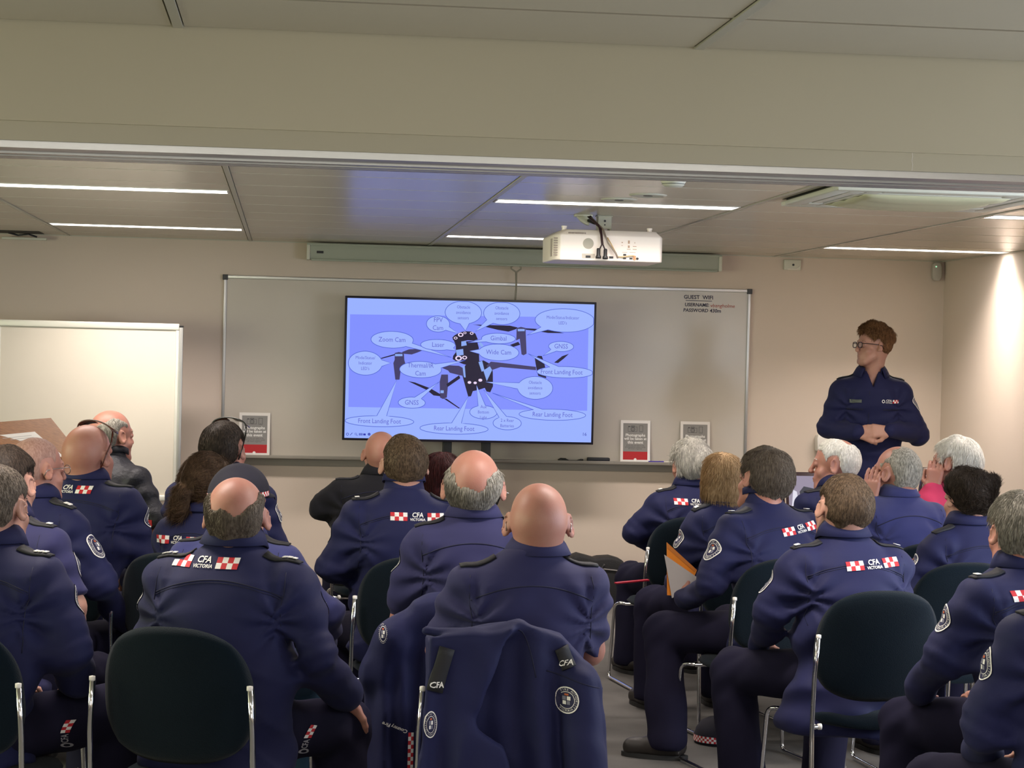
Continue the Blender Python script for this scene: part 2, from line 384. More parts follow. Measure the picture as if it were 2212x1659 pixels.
# ------------------------------------------------------------------ projection screen case + pull cord
CORD = mat('cord_grey', (.30, .28, .22, 1), .6)
o = empty('projection_screen', (1.527, YW-.08, 2.33), 0, 'long metal case of a pull-down projection screen under the ceiling', 'projection screen')
W2 = 1.40
m = MB(); m.prism([(-.055, .055), (.055, .055), (.055, -.035), (.035, -.05), (-.045, -.05), (-.055, -.03)], -W2, W2)
m.v = [(v[1], v[0], v[2]) for v in m.v]; m.build('case', SCRN_CASE, o, bevel=.004)
MB().box(-W2-.01, W2+.01, -.06, -.05, .045, .06).build('top_rail', SCRN_CASE, o, bevel=.002)
MB().box(-W2+.02, W2-.02, -.058, -.04, -.058, -.046).build('bottom_bar', SCRN_CASE, o, bevel=.003)
for s in (-1, 1): MB().box(s*W2-.012, s*W2+.012, -.062, .06, -.052, .05).build('end_cap', CREAM, o, bevel=.006)
MB().box(-W2+.055, -W2+.10, -.0575, -.054, -.008, .008).build('nameplate', BLACKP, o)
m = MB(); m.tube([(-.025, -.05, -.056), (-.036, -.05, -.064), (-.036, -.05, -.074), (-.004, -.05, -.094), (.004, -.05, -.094), (.030, -.05, -.074), (.030, -.05, -.064), (.02, -.05, -.056)], .0055, 8)
m.build('pull_handle', CORD, o, smooth=True)
m = MB(); m.tube([(-.004, -.045, -.094), (.0, -.045, -.18), (-.004, -.045, -.28), (-.003, -.045, -.40)], .0045, 6); m.tube([(.004, -.046, -.094), (.006, -.046, -.2), (.0, -.046, -.3)], .0022, 6)
m.build('pull_cord', CORD, o, smooth=True)

# ------------------------------------------------------------------ projector
pj = empty('projector', (1.59, 10.2, 2.235), 0, 'white ceiling projector seen from its cable side', 'projector')
m = MB(); out = [(-.275, -.2), (-.245, -.235), (.26, -.235), (.272, -.22), (.272, .16), (.25, .2), (-.25, .2), (-.285, .16)]
n = len(out); vs = [Vector((x, y, -.08)) for x, y in out]+[Vector((x, y, .045)) for x, y in out]+[Vector((x*.86+.01, y*.93+.01, .075)) for x, y in out]
fs = [tuple(reversed(range(n))), tuple(2*n+i for i in range(n))]
for L in range(2): fs += [(L*n+i, L*n+(i+1) % n, (L+1)*n+(i+1) % n, (L+1)*n+i) for i in range(n)]
m.add(vs, fs); m.build('body', PROJW, pj, bevel=.008)
for x in (-.22, .215): MB().lathe([(.012, .055), (.012, .085), (.014, .086), (.014, .094), (0, .094)], (x, -.17, 0), 14).build('foot', PROJW, pj)
MB().lathe([(0, .21), (.055, .21), (.06, .18)], (-.1, 0, 0), axis='y').build('lens', BLACKP, pj)
VENTD = mat('vent_dark', (.25, .2, .17, 1), .7)
m = MB()
for i in range(12): m.box(-.278, -.2755, -.15+i*.022, -.15+i*.022+.008, -.06, .03)
m.build('side_grille', VENTD, pj)
m = MB()
for i in range(8): m.box(-.2775, -.250, -.2205, -.2165, -.058+i*.012, -.053+i*.012)
m.build('corner_grille', VENTD, pj)
m = MB()
for i in range(15): m.box(-.205+i*.006, -.205+i*.006+.003, -.2285, -.215, .050, .060)
m.build('top_slots', mat('vent_dark', (.25, .2, .17, 1), .7), pj)
m = MB(); m.lathe([(0, -.238), (.026, -.238), (.027, -.235)], (-.105, 0, .005), 28, axis='y')
m.build('speaker_grille', mat('speaker_grille', (.45, .42, .34, 1), .7, bump=(500, .5, .002)), pj)
m = MB(); m.box(-.135, -.072, -.238, -.23, -.068, -.046); m.build('vga_port', mat('port_grey', (.5, .45, .38, 1), .5), pj)
m = MB(); m.box(-.117, -.093, -.241, -.236, -.066, -.055)
for x in (.073, .105): m.box(x, x+.014, -.2395, -.2345, -.068, -.06)
for x in (.002,): m.box(x, x+.02, -.2395, -.2345, -.066, -.056)
m.box(.073, .087, -.2395, -.2345, -.05, -.042); m.lathe([(0, -.240), (.006, -.240), (.006, -.235)], (.145, 0, -.064), 12, axis='y')
m.build('sockets', BLACKP, pj)
m = MB()
for z in (-.055, -.066): m.lathe([(0, -.245), (.006, -.245), (.006, -.235)], (.13, 0, z), 12, axis='y')
for z in (-.045, -.067): m.lathe([(0, -.243), (.005, -.243), (.005, -.235)], (-.013, 0, z), 12, axis='y')
m.build('audio_sockets', mat('orange_socket', (.62, .28, .12, 1), .4), pj)
m = MB()
for (x, z, w_, h_) in [(.066, .015, .006, .005), (.1, .018, .009, .016), (.13, .015, .003, .006), (.1, -.005, .009, .012), (.13, -.003, .018, .003), (.1, -.018, .018, .003), (.13, -.018, .02, .003), (.08, -.034, .025, .002), (.12, -.034, .03, .002), (.066, .0, .008, .002)]:
    m.box(x-w_/2, x+w_/2, -.2362, -.235, z-h_/2, z+h_/2)
m.build('port_labels', mat('label_brown', (.5, .33, .22, 1), .6), pj)
CAB = mat('dark_cable', (.03, .008, .012, 1), .5); CAB2 = mat('grey_cable', (.25, .2, .16, 1), .5); CABY = mat('tan_cable', (.6, .42, .18, 1), .5)
for pts, cm, r_ in [([(-.09, -.10, .148), (-.05, -.20, .10), (-.045, -.25, .05), (-.04, -.255, .0), (-.055, -.26, -.03)], CAB, .004), ([(-.085, -.10, .145), (-.04, -.22, .08), (-.035, -.26, .0), (-.02, -.262, -.035)], CAB, .004),
                 ([(-.075, -.10, .145), (-.03, -.22, .08), (-.01, -.26, .01), (.03, -.262, -.04), (.042, -.262, -.066)], CAB2, .0045), ([(-.07, -.1, .14), (-.02, -.22, .06), (.01, -.255, .0), (.04, -.26, -.055)], CABY, .0028),
                 ([(.04, -.245, -.058), (.07, -.247, -.058), (.10, -.247, -.052), (.125, -.247, -.05)], CABY, .0025)]:
    MB().tube([Vector(p) for p in pts], r_, 8).build('cable', cm, pj, smooth=True)
for x, z in ((-.057, -.04), (-.022, -.042)):
    m = MB(); m.lathe([(.006, .022), (.0095, .018), (.0095, -.012), (.014, -.02), (.014, -.03), (0, -.03)], (x, -.262, z), 14); m.build('plug', BLACKP, pj, smooth=True)
mt = empty('projector_bracket', (1.60, 10.25, CZ), 0, 'cream ceiling bracket and arms carrying the projector', 'projector bracket')
m = MB(); m.box(-.035, .045, -.04, .04, -.006, 0); m.box(-.03, -.02, -.035, .035, -.085, -.006); m.box(.03, .04, -.035, .035, -.085, -.006); m.box(-.03, .04, -.036, -.026, -.068, -.006)
m.box(-.12, .13, -.012, .004, -.086, -.079); m.box(-.12, .0, -.10, -.09, -.088, -.082); m.box(-.01, .01, -.1, .1, -.088, -.082)
for x in (-.115, .125): m.lathe([(.006, -.082), (.006, -.098)], (x, -.004, 0), 10)
m.build('bracket', CREAM, mt, bevel=.002)
m = MB(); m.lathe([(0, -.038), (.006, -.038), (.006, -.034)], (.005, 0, -.028), 12, axis='y'); m.lathe([(0, -.038), (.004, -.038), (.004, -.034)], (.005, 0, -.048), 10, axis='y'); m.build('screws', DGREY, mt)
co2 = empty('cable_cowl', (1.49, 10.2, CZ), 0, 'cream scoop-shaped cable outlet on the ceiling left of the projector bracket', 'cable outlet')
m = MB(); m.box(-.045, .045, -.03, .03, -.012, 0); m.prism([(-.035, -.012), (.03, -.012), (.03, -.055), (.012, -.05), (-.012, -.036)], -.022, .022); m.build('shell', CREAM, co2, bevel=.003)
MB().tube([(.025, -.02, -.03), (.05, -.06, -.045), (.02+.0, -.1, -.018-.0)], .009, 8).build('cable_bundle', BLACKP, co2, smooth=True)

# ------------------------------------------------------------------ small wall devices
o = empty('wall_box', (3.46, YW, 2.343), 0, 'small white sensor box with a dark dot high on the front wall', 'wall box')
MB().box(-.06, .06, -.02, 0, -.036, .036).build('cover', CREAM, o, bevel=.005)
MB().lathe([(0, -.0225), (.008, -.0225), (.008, -.019)], (0.005, 0, 0), 16, axis='y').build('eye', BLACKP, o)
m = MB(); m.tube([(-.035, -.022, -.028), (.03, -.022, -.028), (.05, -.022, -.008)], .003, 6); m.build('ridge', WHITEP, o)
o = empty('motion_sensor', (4.485, YW, 2.325), 0, 'white motion sensor with a green light in the top right room corner', 'motion sensor')
n = 14; m = MB(); m.prism([(.034*math.copysign(abs(math.cos(a))**.6, math.cos(a)), .066*math.copysign(abs(math.sin(a))**.75, math.sin(a))) for a in [2*PI*k/24 for k in range(24)]], -.05, 0)
m.build('housing', mat('sensor_grey', (.50, .47, .42, 1), .45), o, bevel=.01)
MB().lathe([(0, -.054), (.005, -.054), (.005, -.049)], (-.012, 0, .033), 12, axis='y').build('indicator', glow('green_led', (.5, 1, .6, 1), .9), o)
o = empty('soap_dispenser', (3.69, YW, 1.10), 0, 'small white wall dispenser beside the standing presenter', 'dispenser')
m = MB(); m.prism([(-.035, -.04), (.035, -.04), (.04, .05), (.03, .075), (-.03, .075), (-.04, .05)], -.08, 0); m.build('casing', WHITEP, o, bevel=.008)
MB().box(-.02, .02, -.075, -.03, -.055, -.04).build('nozzle', DGREY, o)

# ------------------------------------------------------------------ mobile whiteboard at the left
mw = empty('mobile_whiteboard', (-1.245, 13.0, 0), 0, 'free-standing white mobile whiteboard left of the television', 'mobile whiteboard')
MB().box(-.555, .54, -.012, .012, .72, 1.785).build('board', WHITEB2, mw)
m = MB(); m.box(-.575, .56, -.022, .022, 1.78, 1.822); m.box(-.575, -.553, -.02, .02, .70, 1.78); m.box(.538, .56, -.02, .02, .70, 1.78); m.box(-.575, .56, -.03, .02, .69, .725)
m.build('frame', mat('pale_frame', (.70, .69, .62, 1), .4, metal=.2), mw, bevel=.006)
for s in (-1, 1):
    m = MB(); x = s*.572+(0 if s > 0 else -.008); m.box(x-.012, x+.012, -.02, .02, .09, 1.80); m.build('post', ALU, mw, bevel=.003)
    MB().box(x-.013, x+.013, -.022, .022, 1.80, 1.81).build('post_cap', BLACKP, mw)
    MB().box(x-.02, x+.02, -.3, .3, .06, .09).build('foot', ALU, mw, bevel=.004)
    for q in (-.27, .27): MB().lathe([(0, -.012), (.028, -.012), (.03, 0), (.028, .012), (0, .012)], (x, q, .03), 16, axis='x').build('castor', BLACKP, mw)

# ------------------------------------------------------------------ lectern
lc = empty('lectern', (-1.66, 11.1, 0), math.radians(-8), 'timber lectern with a sloping top and a paper notice on it', 'lectern')
def quadslab(c, th, name, ma, par, **k):
    a = [Vector(p) for p in c]; nrm = (a[1]-a[0]).cross(a[3]-a[0]).normalized()
    m = MB(); m.add(a+[p-nrm*th for p in a], [(0, 1, 2, 3), (7, 6, 5, 4), (0, 4, 5, 1), (1, 5, 6, 2), (2, 6, 7, 3), (3, 7, 4, 0)])
    return m.build(name, ma, par, **k)
quadslab([(-.25, -.28, 1.21), (.20, -.30, 1.02), (.56, .06, 1.075), (.33, .30, 1.265)], .02, 'reading_top', TIMBER, lc)
m = MB(); m.box(-.25, .10, -.25, .20, .05, 1.0); m.v = [(x, y, z+(.12 if (z > .5 and y > 0) else 0)) for x, y, z in m.v]
m.build('pedestal', TIMBER, lc, bevel=.004)
MB().box(-.28, .14, -.28, .22, 0, .05).build('plinth', TIMBER, lc, bevel=.004)
def onTop(s, t, off=.003):
    A, B, C_, D = [Vector(p) for p in [(-.25, -.28, 1.21), (.20, -.30, 1.02), (.56, .06, 1.075), (.33, .30, 1.265)]]
    p = (A*(1-s)+B*s)*(1-t)+(D*(1-s)+C_*s)*t; nn = (B-A).cross(D-A).normalized(); return p+nn*off
pn = empty('paper_notice', (0, 0, 0), 0, 'white paper notice with a red band lying on the lectern top', 'paper')
pn.matrix_world = Matrix.Translation((-1.66, 11.1, 0)) @ Matrix.Rotation(math.radians(-8), 4, 'Z')
MB().poly([onTop(.32, .38), onTop(.98, .42), onTop(.98, .80), onTop(.32, .78)]).build('sheet', PAPER, pn)
MB().poly([onTop(.78, .44, .004), onTop(.93, .45, .004), onTop(.93, .78, .004), onTop(.78, .77, .004)]).build('red_band', RED, pn)
m = MB()
for k in range(7): s = .40+k*.05; m.poly([onTop(s, .47, .004), onTop(s+.012, .47, .004), onTop(s+.012, .72, .004), onTop(s, .72, .004)])
m.build('print_lines', mat('pale_print', (.45, .43, .42, 1), .6), pn)

# ================================================================== TELEVISION with its slide
CALLOUTS = [
    ('FPV\nCam', (58.5, 15.3), 7.5, 5.2, (71.5, 21.1), 4.6),
    ('Zoom Cam', (29.2, 26.2), 13.6, 5.4, (67.6, 36.7), 4.6),
    ("Mode/Status/\nIndicator\nLED's", (12.3, 41.7), 10.9, 7.7, (28.7, 41.2), 3.1),
    ('Laser', (58.8, 28.8), 11.2, 3.5, (70.5, 32.3), 4.6),
    ('Thermal/IR\nCam', (47.9, 45.0), 13.5, 5.3, (76.8, 38.3), 4.6),
    ('Obstacle\navoidance\nsensors', (74.7, 7.5), 11.8, 7.4, (76.3, 19.3), 3.1),
    ('Obstacle\navoidance\nsensors', (99.6, 7.4), 11.8, 7.3, (82.8, 19.5), 3.1),
    ("Mode/Status/Indicator\nLED's", (140.9, 10.9), 19.5, 7.6, (116.3, 21.1), 3.1),
    ('Gimbal', (97.9, 23.7), 11.0, 3.4, (78.0, 26.9), 4.6),
    ('Wide Cam', (98.2, 32.7), 13.1, 5.4, (79.3, 32.3), 4.6),
    ('GNSS', (138.8, 27.9), 8.2, 3.3, (127.1, 34.2), 4.6),
    ('Obstacle\navoidance\nsensors', (122.5, 55.2), 11.5, 7.4, (89.9, 52.0), 3.1),
    ('Front Landing Foot', (141.8, 44.6), 18.5, 3.7, (117.4, 33.1), 4.6),
    ('Rear Landing Foot', (134.2, 72.4), 21.8, 3.6, (94.7, 59.1), 4.6),
    ('Aux\nBottom\nLight', (89.2, 71.7), 8.9, 4.3, (84.3, 54.3), 3.1),
    ('2 x Rear\nBatteries', (104.8, 78.5), 9.2, 4.3, (88.9, 57.0), 3.1),
    ('Rear Landing Foot', (70.4, 82.7), 22.1, 3.6, (79.0, 61.9), 4.6),
    ('GNSS', (42.7, 66.5), 8.7, 3.6, (60.2, 52.6), 4.6),
    ('Front Landing Foot', (22.2, 78.9), 22.1, 3.5, (32.8, 51.9), 4.6),
]
DRONE = {
    'panel': [(1.9, 10.5), (156.4, 8.6), (156.9, 69.4), (2.1, 70.1)],
    'propL1': [(21.9, 38.2), (31.2, 35.3), (31.3, 36.1), (22.8, 38.6)],
    'propL2': [(35.6, 34.0), (40.1, 32.1), (43.9, 31.8), (49.1, 32.5), (45.5, 34.1), (42.0, 35.4), (37.2, 35.1)],
    'motorL': [(31.0, 34.7), (33.6, 34.0), (36.9, 34.5), (37.3, 39.0), (38.0, 41.3), (35.2, 45.2), (34.5, 51.8), (31.8, 51.9), (30.3, 41.2), (31.1, 39.1)],
    'head': [(68.0, 23.7), (69.5, 22.2), (73.2, 20.2), (76.1, 19.5), (80.1, 19.6), (82.8, 20.9), (84.5, 24.7), (81.8, 25.5), (77.9, 25.3), (75.0, 26.0), (70.5, 26.7), (68.4, 25.3)],
    'cam1': [(69.0, 25.9), (75.0, 26.3), (83.9, 25.4), (85.2, 29.8), (85.8, 39.3), (80.2, 41.9), (75.4, 40.8), (70.9, 39.2), (68.5, 37.8), (68.7, 35.7), (70.4, 33.3), (70.3, 28.8)],
    'body': [(76.9, 41.4), (85.8, 38.7), (88.5, 38.1), (93.9, 40.9), (94.7, 45.9), (95.0, 54.8), (93.3, 58.7), (90.9, 58.2), (89.7, 55.9), (86.1, 57.2), (82.0, 58.2), (80.9, 61.5), (79.1, 61.8), (77.1, 55.3), (75.1, 48.5), (75.0, 45.0)],
    'armR': [(97.9, 39.2), (122.7, 41.5), (122.8, 43.7), (99.6, 42.2), (93.5, 44.5), (90.4, 41.6), (93.3, 38.8)],
    'armR2': [(105.4, 27.7), (110.8, 25.5), (112.1, 27.4), (107.8, 28.9)],
    'motR': [(109.5, 16.6), (112.3, 15.8), (115.3, 16.4), (116.4, 33.1), (114.4, 34.2), (113.1, 33.6), (111.7, 23.5), (109.3, 24.7), (109.5, 22.6)],
    'propR1': [(80.6, 14.9), (82.9, 15.1), (91.3, 15.1), (105.1, 15.2), (110.1, 16.2), (109.0, 17.4), (104.3, 19.1), (97.2, 18.1), (89.3, 16.4)],
    'propR2': [(115.3, 16.6), (121.9, 16.8), (134.6, 17.9), (140.6, 19.2), (130.1, 19.3), (120.7, 18.0), (115.6, 17.6)],
    'motR2': [(121.8, 36.1), (124.0, 34.3), (126.4, 34.4), (128.2, 39.4), (129.1, 43.3), (129.6, 48.8), (124.4, 47.4), (123.4, 44.5)],
    'bladeR': [(134.5, 38.5), (139.6, 34.2), (144.1, 32.5), (140.6, 35.9), (137.1, 38.7)],
    'motL2': [(61.4, 47.9), (65.7, 47.8), (65.9, 53.6), (65.3, 62.6), (62.8, 63.7), (60.9, 62.8), (60.4, 52.6)],
    'bladeL': [(39.9, 52.6), (44.5, 53.4), (54.4, 56.9), (60.9, 60.5), (61.3, 62.0), (56.7, 61.5), (52.1, 58.1)],
    'bladeL2': [(63.2, 63.4), (65.1, 63.4), (74.0, 69.4), (73.2, 69.6)],
    'armL': [(64.8, 54.0), (72.9, 48.1), (73.7, 50.0), (65.6, 55.9)],
    'blockL': [(61.2, 43.4), (66.3, 41.8), (72.7, 42.0), (75.5, 43.5), (75.7, 48.5), (72.9, 48.0), (66.8, 46.6), (65.7, 45.2)],
}
DRONE_PALE = {
    'b1': [(88.5, 44.7), (92.7, 41.8), (94.2, 44.3), (90.9, 51.5)],
    'b2': [(85.2, 39.3), (87.6, 38.4), (89.3, 44.6), (87.5, 45.5)],
    'b3': [(74.9, 42.0), (76.4, 42.0), (77.2, 49.4), (76.0, 49.4)],
    'b4': [(70.4, 31.8), (75.1, 31.0), (75.5, 34.9), (71.1, 35.6)],
    'b5': [(73.8, 26.3), (76.7, 25.6), (77.4, 28.6), (73.9, 29.3)],
    'm1': [(31.3, 35.3), (36.0, 35.2), (36.1, 36.6), (31.3, 36.8)],
    'm2': [(110.2, 17.2), (114.7, 17.1), (114.8, 18.5), (110.3, 18.7)],
    'm3': [(61.1, 58.1), (63.2, 58.1), (63.2, 59.9), (61.1, 59.9)],
    'b6': [(85.7, 25.7), (88.2, 28.3), (87.6, 30.4), (85.1, 27.5)],
}
DOTS = [((86.7, 51.0), 1.3), ((83.4, 52.8), 1.1), ((79.7, 52.6), 1.2), ((70.1, 24.1), 1.2), ((73.3, 21.9), 1.8), ((76.0, 20.6), 1), ((80.4, 20.8), 1.2), ((72.3, 37.1), 2.2), ((76.2, 36.6), 1.6)]
tv = empty('television', (1.2085, 13.28, 1.563), 0, 'large flat television showing a slide of a labelled drone', 'television')
TW, TH = 1.672, .951
MB().box(-TW/2, TW/2, 0, .045, -TH/2, TH/2).build('bezel', mat('tv_bezel', (.006, .004, .012, 1), .35), tv, bevel=.003)
SW, SH_ = 1.642, .921
SCR = glow('screen_light', rgb(152, 176, 255), 1.0)
MB().box(-SW/2, SW/2, -.002, .001, -SH_/2, SH_/2).build('screen', SCR, tv)
def sl(lv): return lambda a, b: (-SW/2+a/160*SW, -.0022-.00025*lv, SH_/2-b/90*SH_)
def slp(m, pts, lv, mi=0): m.poly([sl(lv)(*p) for p in pts], mi)
PANEL = glow('slide_panel', rgb(128, 143, 255), 1.0); BUB = glow('slide_bubble', rgb(158, 182, 255), 1.0)
LINE = glow('slide_line', rgb(66, 88, 205), 1.0); TXT = glow('slide_text', rgb(92, 98, 205), 1.0)
DRK = glow('slide_drone', rgb(24, 16, 48), 1.0); DRK2 = glow('slide_drone_grey', rgb(62, 56, 100), 1.0); PALE = glow('slide_pale', rgb(136, 168, 240), 1.0); PINK = glow('slide_dot', rgb(236, 216, 246), 1.0)
m = MB(); slp(m, DRONE['panel'], 1); m.build('slide_panel', PANEL, tv, fix=False)
m = MB()
for i, (k, v) in enumerate(DRONE.items()):
    if k == 'panel': continue
    slp(m, v, 2+.05*i, 1 if k in ('motorL', 'motR', 'armR', 'motL2', 'blockL', 'propL2') else 0)
for i, (k, v) in enumerate(DRONE_PALE.items()): slp(m, v, 3.2+.02*i, 2)
for (c, r) in DOTS: slp(m, [(c[0]+r*math.cos(2*PI*k/14), c[1]+r*.75*math.sin(2*PI*k/14)) for k in range(14)], 3.6, 3)
for (c, r) in DOTS[3:]: slp(m, [(c[0]+r*.55*math.cos(2*PI*k/12), c[1]+r*.42*math.sin(2*PI*k/12)) for k in range(12)], 3.8, 0)
m.build('slide_drone_picture', [DRK, DRK2, PALE, PINK], tv, fix=False)
for i, (t, (cx, cy), rx, ry, tip, fs) in enumerate(CALLOUTS):
    bub, lines, txt = MB(), MB(), MB()
    a0 = math.atan2((tip[1]-cy)/ry, (tip[0]-cx)/rx); hw = max(min(.28, 3.2/(rx*abs(math.sin(a0))+ry*abs(math.cos(a0))+.01)), .13)
    N = 48; pts = [tip]
    for k in range(N+1):
        a = a0+hw+(2*PI-2*hw)*k/N; pts.append((cx+rx*math.cos(a), cy+ry*math.sin(a)))
    pts = [(min(max(x, .3), 159.7), min(max(y, .3), 89.7)) for x, y in pts]
    lv = 5+i*.5; n = len(pts)
    bub.add([sl(lv)(min(cx, 159), cy)]+[sl(lv)(*p) for p in pts], [(0, k+1, (k+1) % n+1) for k in range(n)])
    ring = []
    for k in range(n):
        p0, p1, p2 = Vector(pts[k-1]), Vector(pts[k]), Vector(pts[(k+1) % n]); d = p2-p0
        nn = Vector((-d.y, d.x)).normalized()*.17 if d.length > 1e-4 else Vector((0, .17)); ring += [sl(lv+.25)(*(p1+nn)), sl(lv+.25)(*(p1-nn))]
    lines.add(ring, [(2*k, 2*k+1, 2*((k+1) % n)+1, 2*((k+1) % n)) for k in range(n)])
    rows = t.split('\n'); tx = 139.5 if (rx > 18 and 135 < cx < 143) else cx; k_ = .82 if len(rows) > 2 or len(rows[0]) > 16 else .86
    for j, row in enumerate(rows):
        yy = cy+(j-(len(rows)-1)/2)*fs*1.12
        put_text(txt, row, fs*.94, (lambda L, tx, yy: (lambda a, b: sl(L)(tx+a*k_, yy-b)))(lv+.3, tx, yy))
    cb = bub.build('slide_callout', BUB, tv, fix=False); lines.build('outline', LINE, cb, fix=False); txt.build('lettering', TXT, cb, fix=False)
m = MB()
def sring(cx, cy, r, t, lv=4):
    for k in range(16):
        a, b = 2*PI*k/16, 2*PI*(k+1)/16
        slp(m, [(cx+r*math.cos(a), cy+r*math.sin(a)), (cx+r*math.cos(b), cy+r*math.sin(b)), (cx+(r-t)*math.cos(b), cy+(r-t)*math.sin(b)), (cx+(r-t)*math.cos(a), cy+(r-t)*math.sin(a))], lv)
sring(1.9, 87.6, .9, .3); sring(15.8, 87.4, .9, .5); sring(7.2, 87.4, .7, .2); slp(m, [(4.2-.8, 88.3), (4.2-.5, 88.4), (5.2, 86.8), (4.9, 86.6)], 4)
slp(m, [(7.6, 88), (7.9, 87.8), (8.5, 88.5), (8.3, 88.6)], 4)
for x in (9.3, 10.2, 11.0): slp(m, [(x, 86.8), (x+.5, 86.8), (x+.5, 88.3), (x, 88.3)], 4)
slp(m, [(12, 87), (13.6, 87), (13.6, 88.2), (12, 88.2)], 4); slp(m, [(15.2, 87.2), (16.4, 87.2), (16.4, 87.6), (15.2, 87.6)], 4.1)
put_text(m, '16', 3.0, lambda a, b: sl(4)(155.5+a, 84.8-b))
m.build('slide_toolbar', glow('slide_toolbar', rgb(40, 50, 170), 1.0), tv, fix=False)
st = empty('television_stand', (1.2085, 13.34, 0), 0, 'black mobile stand with two posts under the television', 'television stand')
for x in (-.135, .125): MB().box(x-.03, x+.03, .0, .05, .10, 1.45).build('post', BLACKP, st, bevel=.006)
MB().box(-.38, .38, -.02, .0, 1.42, 1.46).build('crossbar', BLACKP, st)
m = MB(); m.box(-.26, .235, -.30, .05, .752, .766); m.prism([(-.26, .752), (.205, .752), (.18, .69), (-.23, .69)], -.28, .0); m.build('shelf', BLACKP, st, bevel=.004)
MB().box(-.28, .25, -.32, -.29, .768, .776).build('shelf_lip', ALU, st, bevel=.002)
for s in (-1, 1):
    MB().box(s*.38-.03, s*.38+.03, -.36, .22, .07, .11).build('foot', BLACKP, st, bevel=.006)
    for q in (-.32, .18): MB().lathe([(0, -.014), (.033, -.014), (.035, 0), (.033, .014), (0, .014)], (s*.38, q, .035), 16, axis='x').build('castor', BLACKP, st)
MB().box(-.40, .40, -.02, .05, .07, .11).build('base_bar', BLACKP, st)

# ------------------------------------------------------------------ black bag on the floor by the wall
bgm = empty('carry_bag', (2.095, 13.40, 0), 0, 'black fabric carry bag standing on the floor against the front wall', 'bag')
BAGM = mat('bag_fabric', (.009, .009, .011, 1), .75, bump=(90, .4, .004))
m = MB(); pts = [(-.20, .0), (.195, .0), (.205, .06), (.20, .27), (.175, .315), (.10, .335), (.02, .330), (-.01, .322), (-.06, .335), (-.12, .350), (-.16, .335), (-.195, .29), (-.205, .24), (-.208, .05)]
m.prism(pts, -.10, .10); m.build('body', BAGM, bgm, bevel=.02)
m = MB(); m.tube([(-.20, -.103, .24), (-.1, -.105, .262), (.02, -.106, .258), (.15, -.105, .245)], .004, 6); m.build('zip_piping', mat('bag_piping', (.26, .24, .24, 1), .5), bgm)
m = MB(); m.tube([(-.04, -.10, .285), (-.02, -.125, .262), (.0, -.13, .256), (.025, -.125, .262), (.045, -.10, .285)], .006, 8); m.build('handle', BLACKP, bgm, smooth=True)
for x in (-.04, .045): MB().lathe([(0, -.112), (.006, -.112), (.006, -.1)], (x, 0, .285), 10, axis='y').build('handle_ring', CHROME, bgm)

# ------------------------------------------------------------------ bench at the right with laptop and bottle
tb = empty('bench_table', (3.12, 10.72, 0), 0, 'narrow pale bench table in front of the presenter', 'table')
MB().box(-.50, .52, -.22, .2, .83, .855).build('table_top', mat('laminate_top', (.55, .50, .42, 1), .4), tb, bevel=.004)
for x in (-.46, .48):
    for y in (-.18, .16): MB().box(x-.018, x+.018, y-.018, y+.018, 0, .83).build('leg', DGREY, tb)
lp = empty('laptop', (2.87, 10.68, .856), math.radians(0), 'open black laptop showing a photo call, left of the white-haired man', 'laptop')
MB().box(-.15, .16, -.20, .02, 0, .014).build('base', BLACKP, lp, bevel=.003)
Ms = Matrix.Translation((0, .02, .012)) @ Matrix.Rotation(math.radians(-14), 4, 'X')
MB().box(-.15, .16, 0, .008, 0, .21, M=Ms).build('lid', mat('laptop_lid', (.03, .006, .01, 1), .4), lp, bevel=.003)
MB().box(-.135, .145, -.001, .001, .02, .188, M=Ms).build('display', glow('laptop_display', rgb(150, 140, 160), 1.0), lp)
m = MB()
f = lambda x, z: Ms @ Vector((x, -.0018, z))
m.poly([f(-.06, .02), f(.145, .02), f(.145, .09), (f(.05, .105)), f(.0, .12), f(-.05, .13), f(-.075, .10)], 0)
m.poly([f(-.12, .02), f(-.08, .02), f(-.09, .10), f(-.11, .11)], 1); m.poly([f(.02, .135), f(.10, .135), f(.10, .155), f(.03, .155)], 2)
m.build('display_picture', [glow('laptop_pic_dark', rgb(62, 62, 72), 1.0), glow('laptop_pic_white', rgb(225, 222, 235), 1.0), glow('laptop_pic_pink', rgb(190, 160, 190), 1.0)], lp, fix=False)
MB().box(-.14, .15, -.19, -.0, .0142, .016).build('keyboard', DGREY, lp)
l2 = empty('tablet', (2.665, 10.75, .856), math.radians(10), 'dark tablet propped up left of the open laptop', 'tablet')
Ms = Matrix.Rotation(math.radians(-20), 4, 'X'); MB().box(-.05, .07, 0, .009, 0, .26, M=Ms).build('case', mat('laptop_lid', (.03, .006, .01, 1), .4), l2, bevel=.003)
MB().box(-.045, .065, .05, .12, 0, .004).build('stand_flap', BLACKP, l2)
bt = empty('drink_bottle', (3.48, 10.66, .856), 0, 'shiny dark metal drink bottle standing beside the man in the pink shirt', 'bottle')
MB().lathe([(0, 0), (.033, 0), (.036, .01), (.036, .14), (.031, .17), (.018, .205), (.016, .225), (0, .225)]).build('body', mat('bottle_metal', (.13, .09, .10, 1), .22, metal=.9), bt, smooth=True)
MB().lathe([(0, .225), (.02, .225), (.021, .228), (.021, .252), (.018, .258), (0, .258)]).build('cap', mat('bottle_cap', (.35, .28, .25, 1), .35, metal=.7), bt, smooth=True)

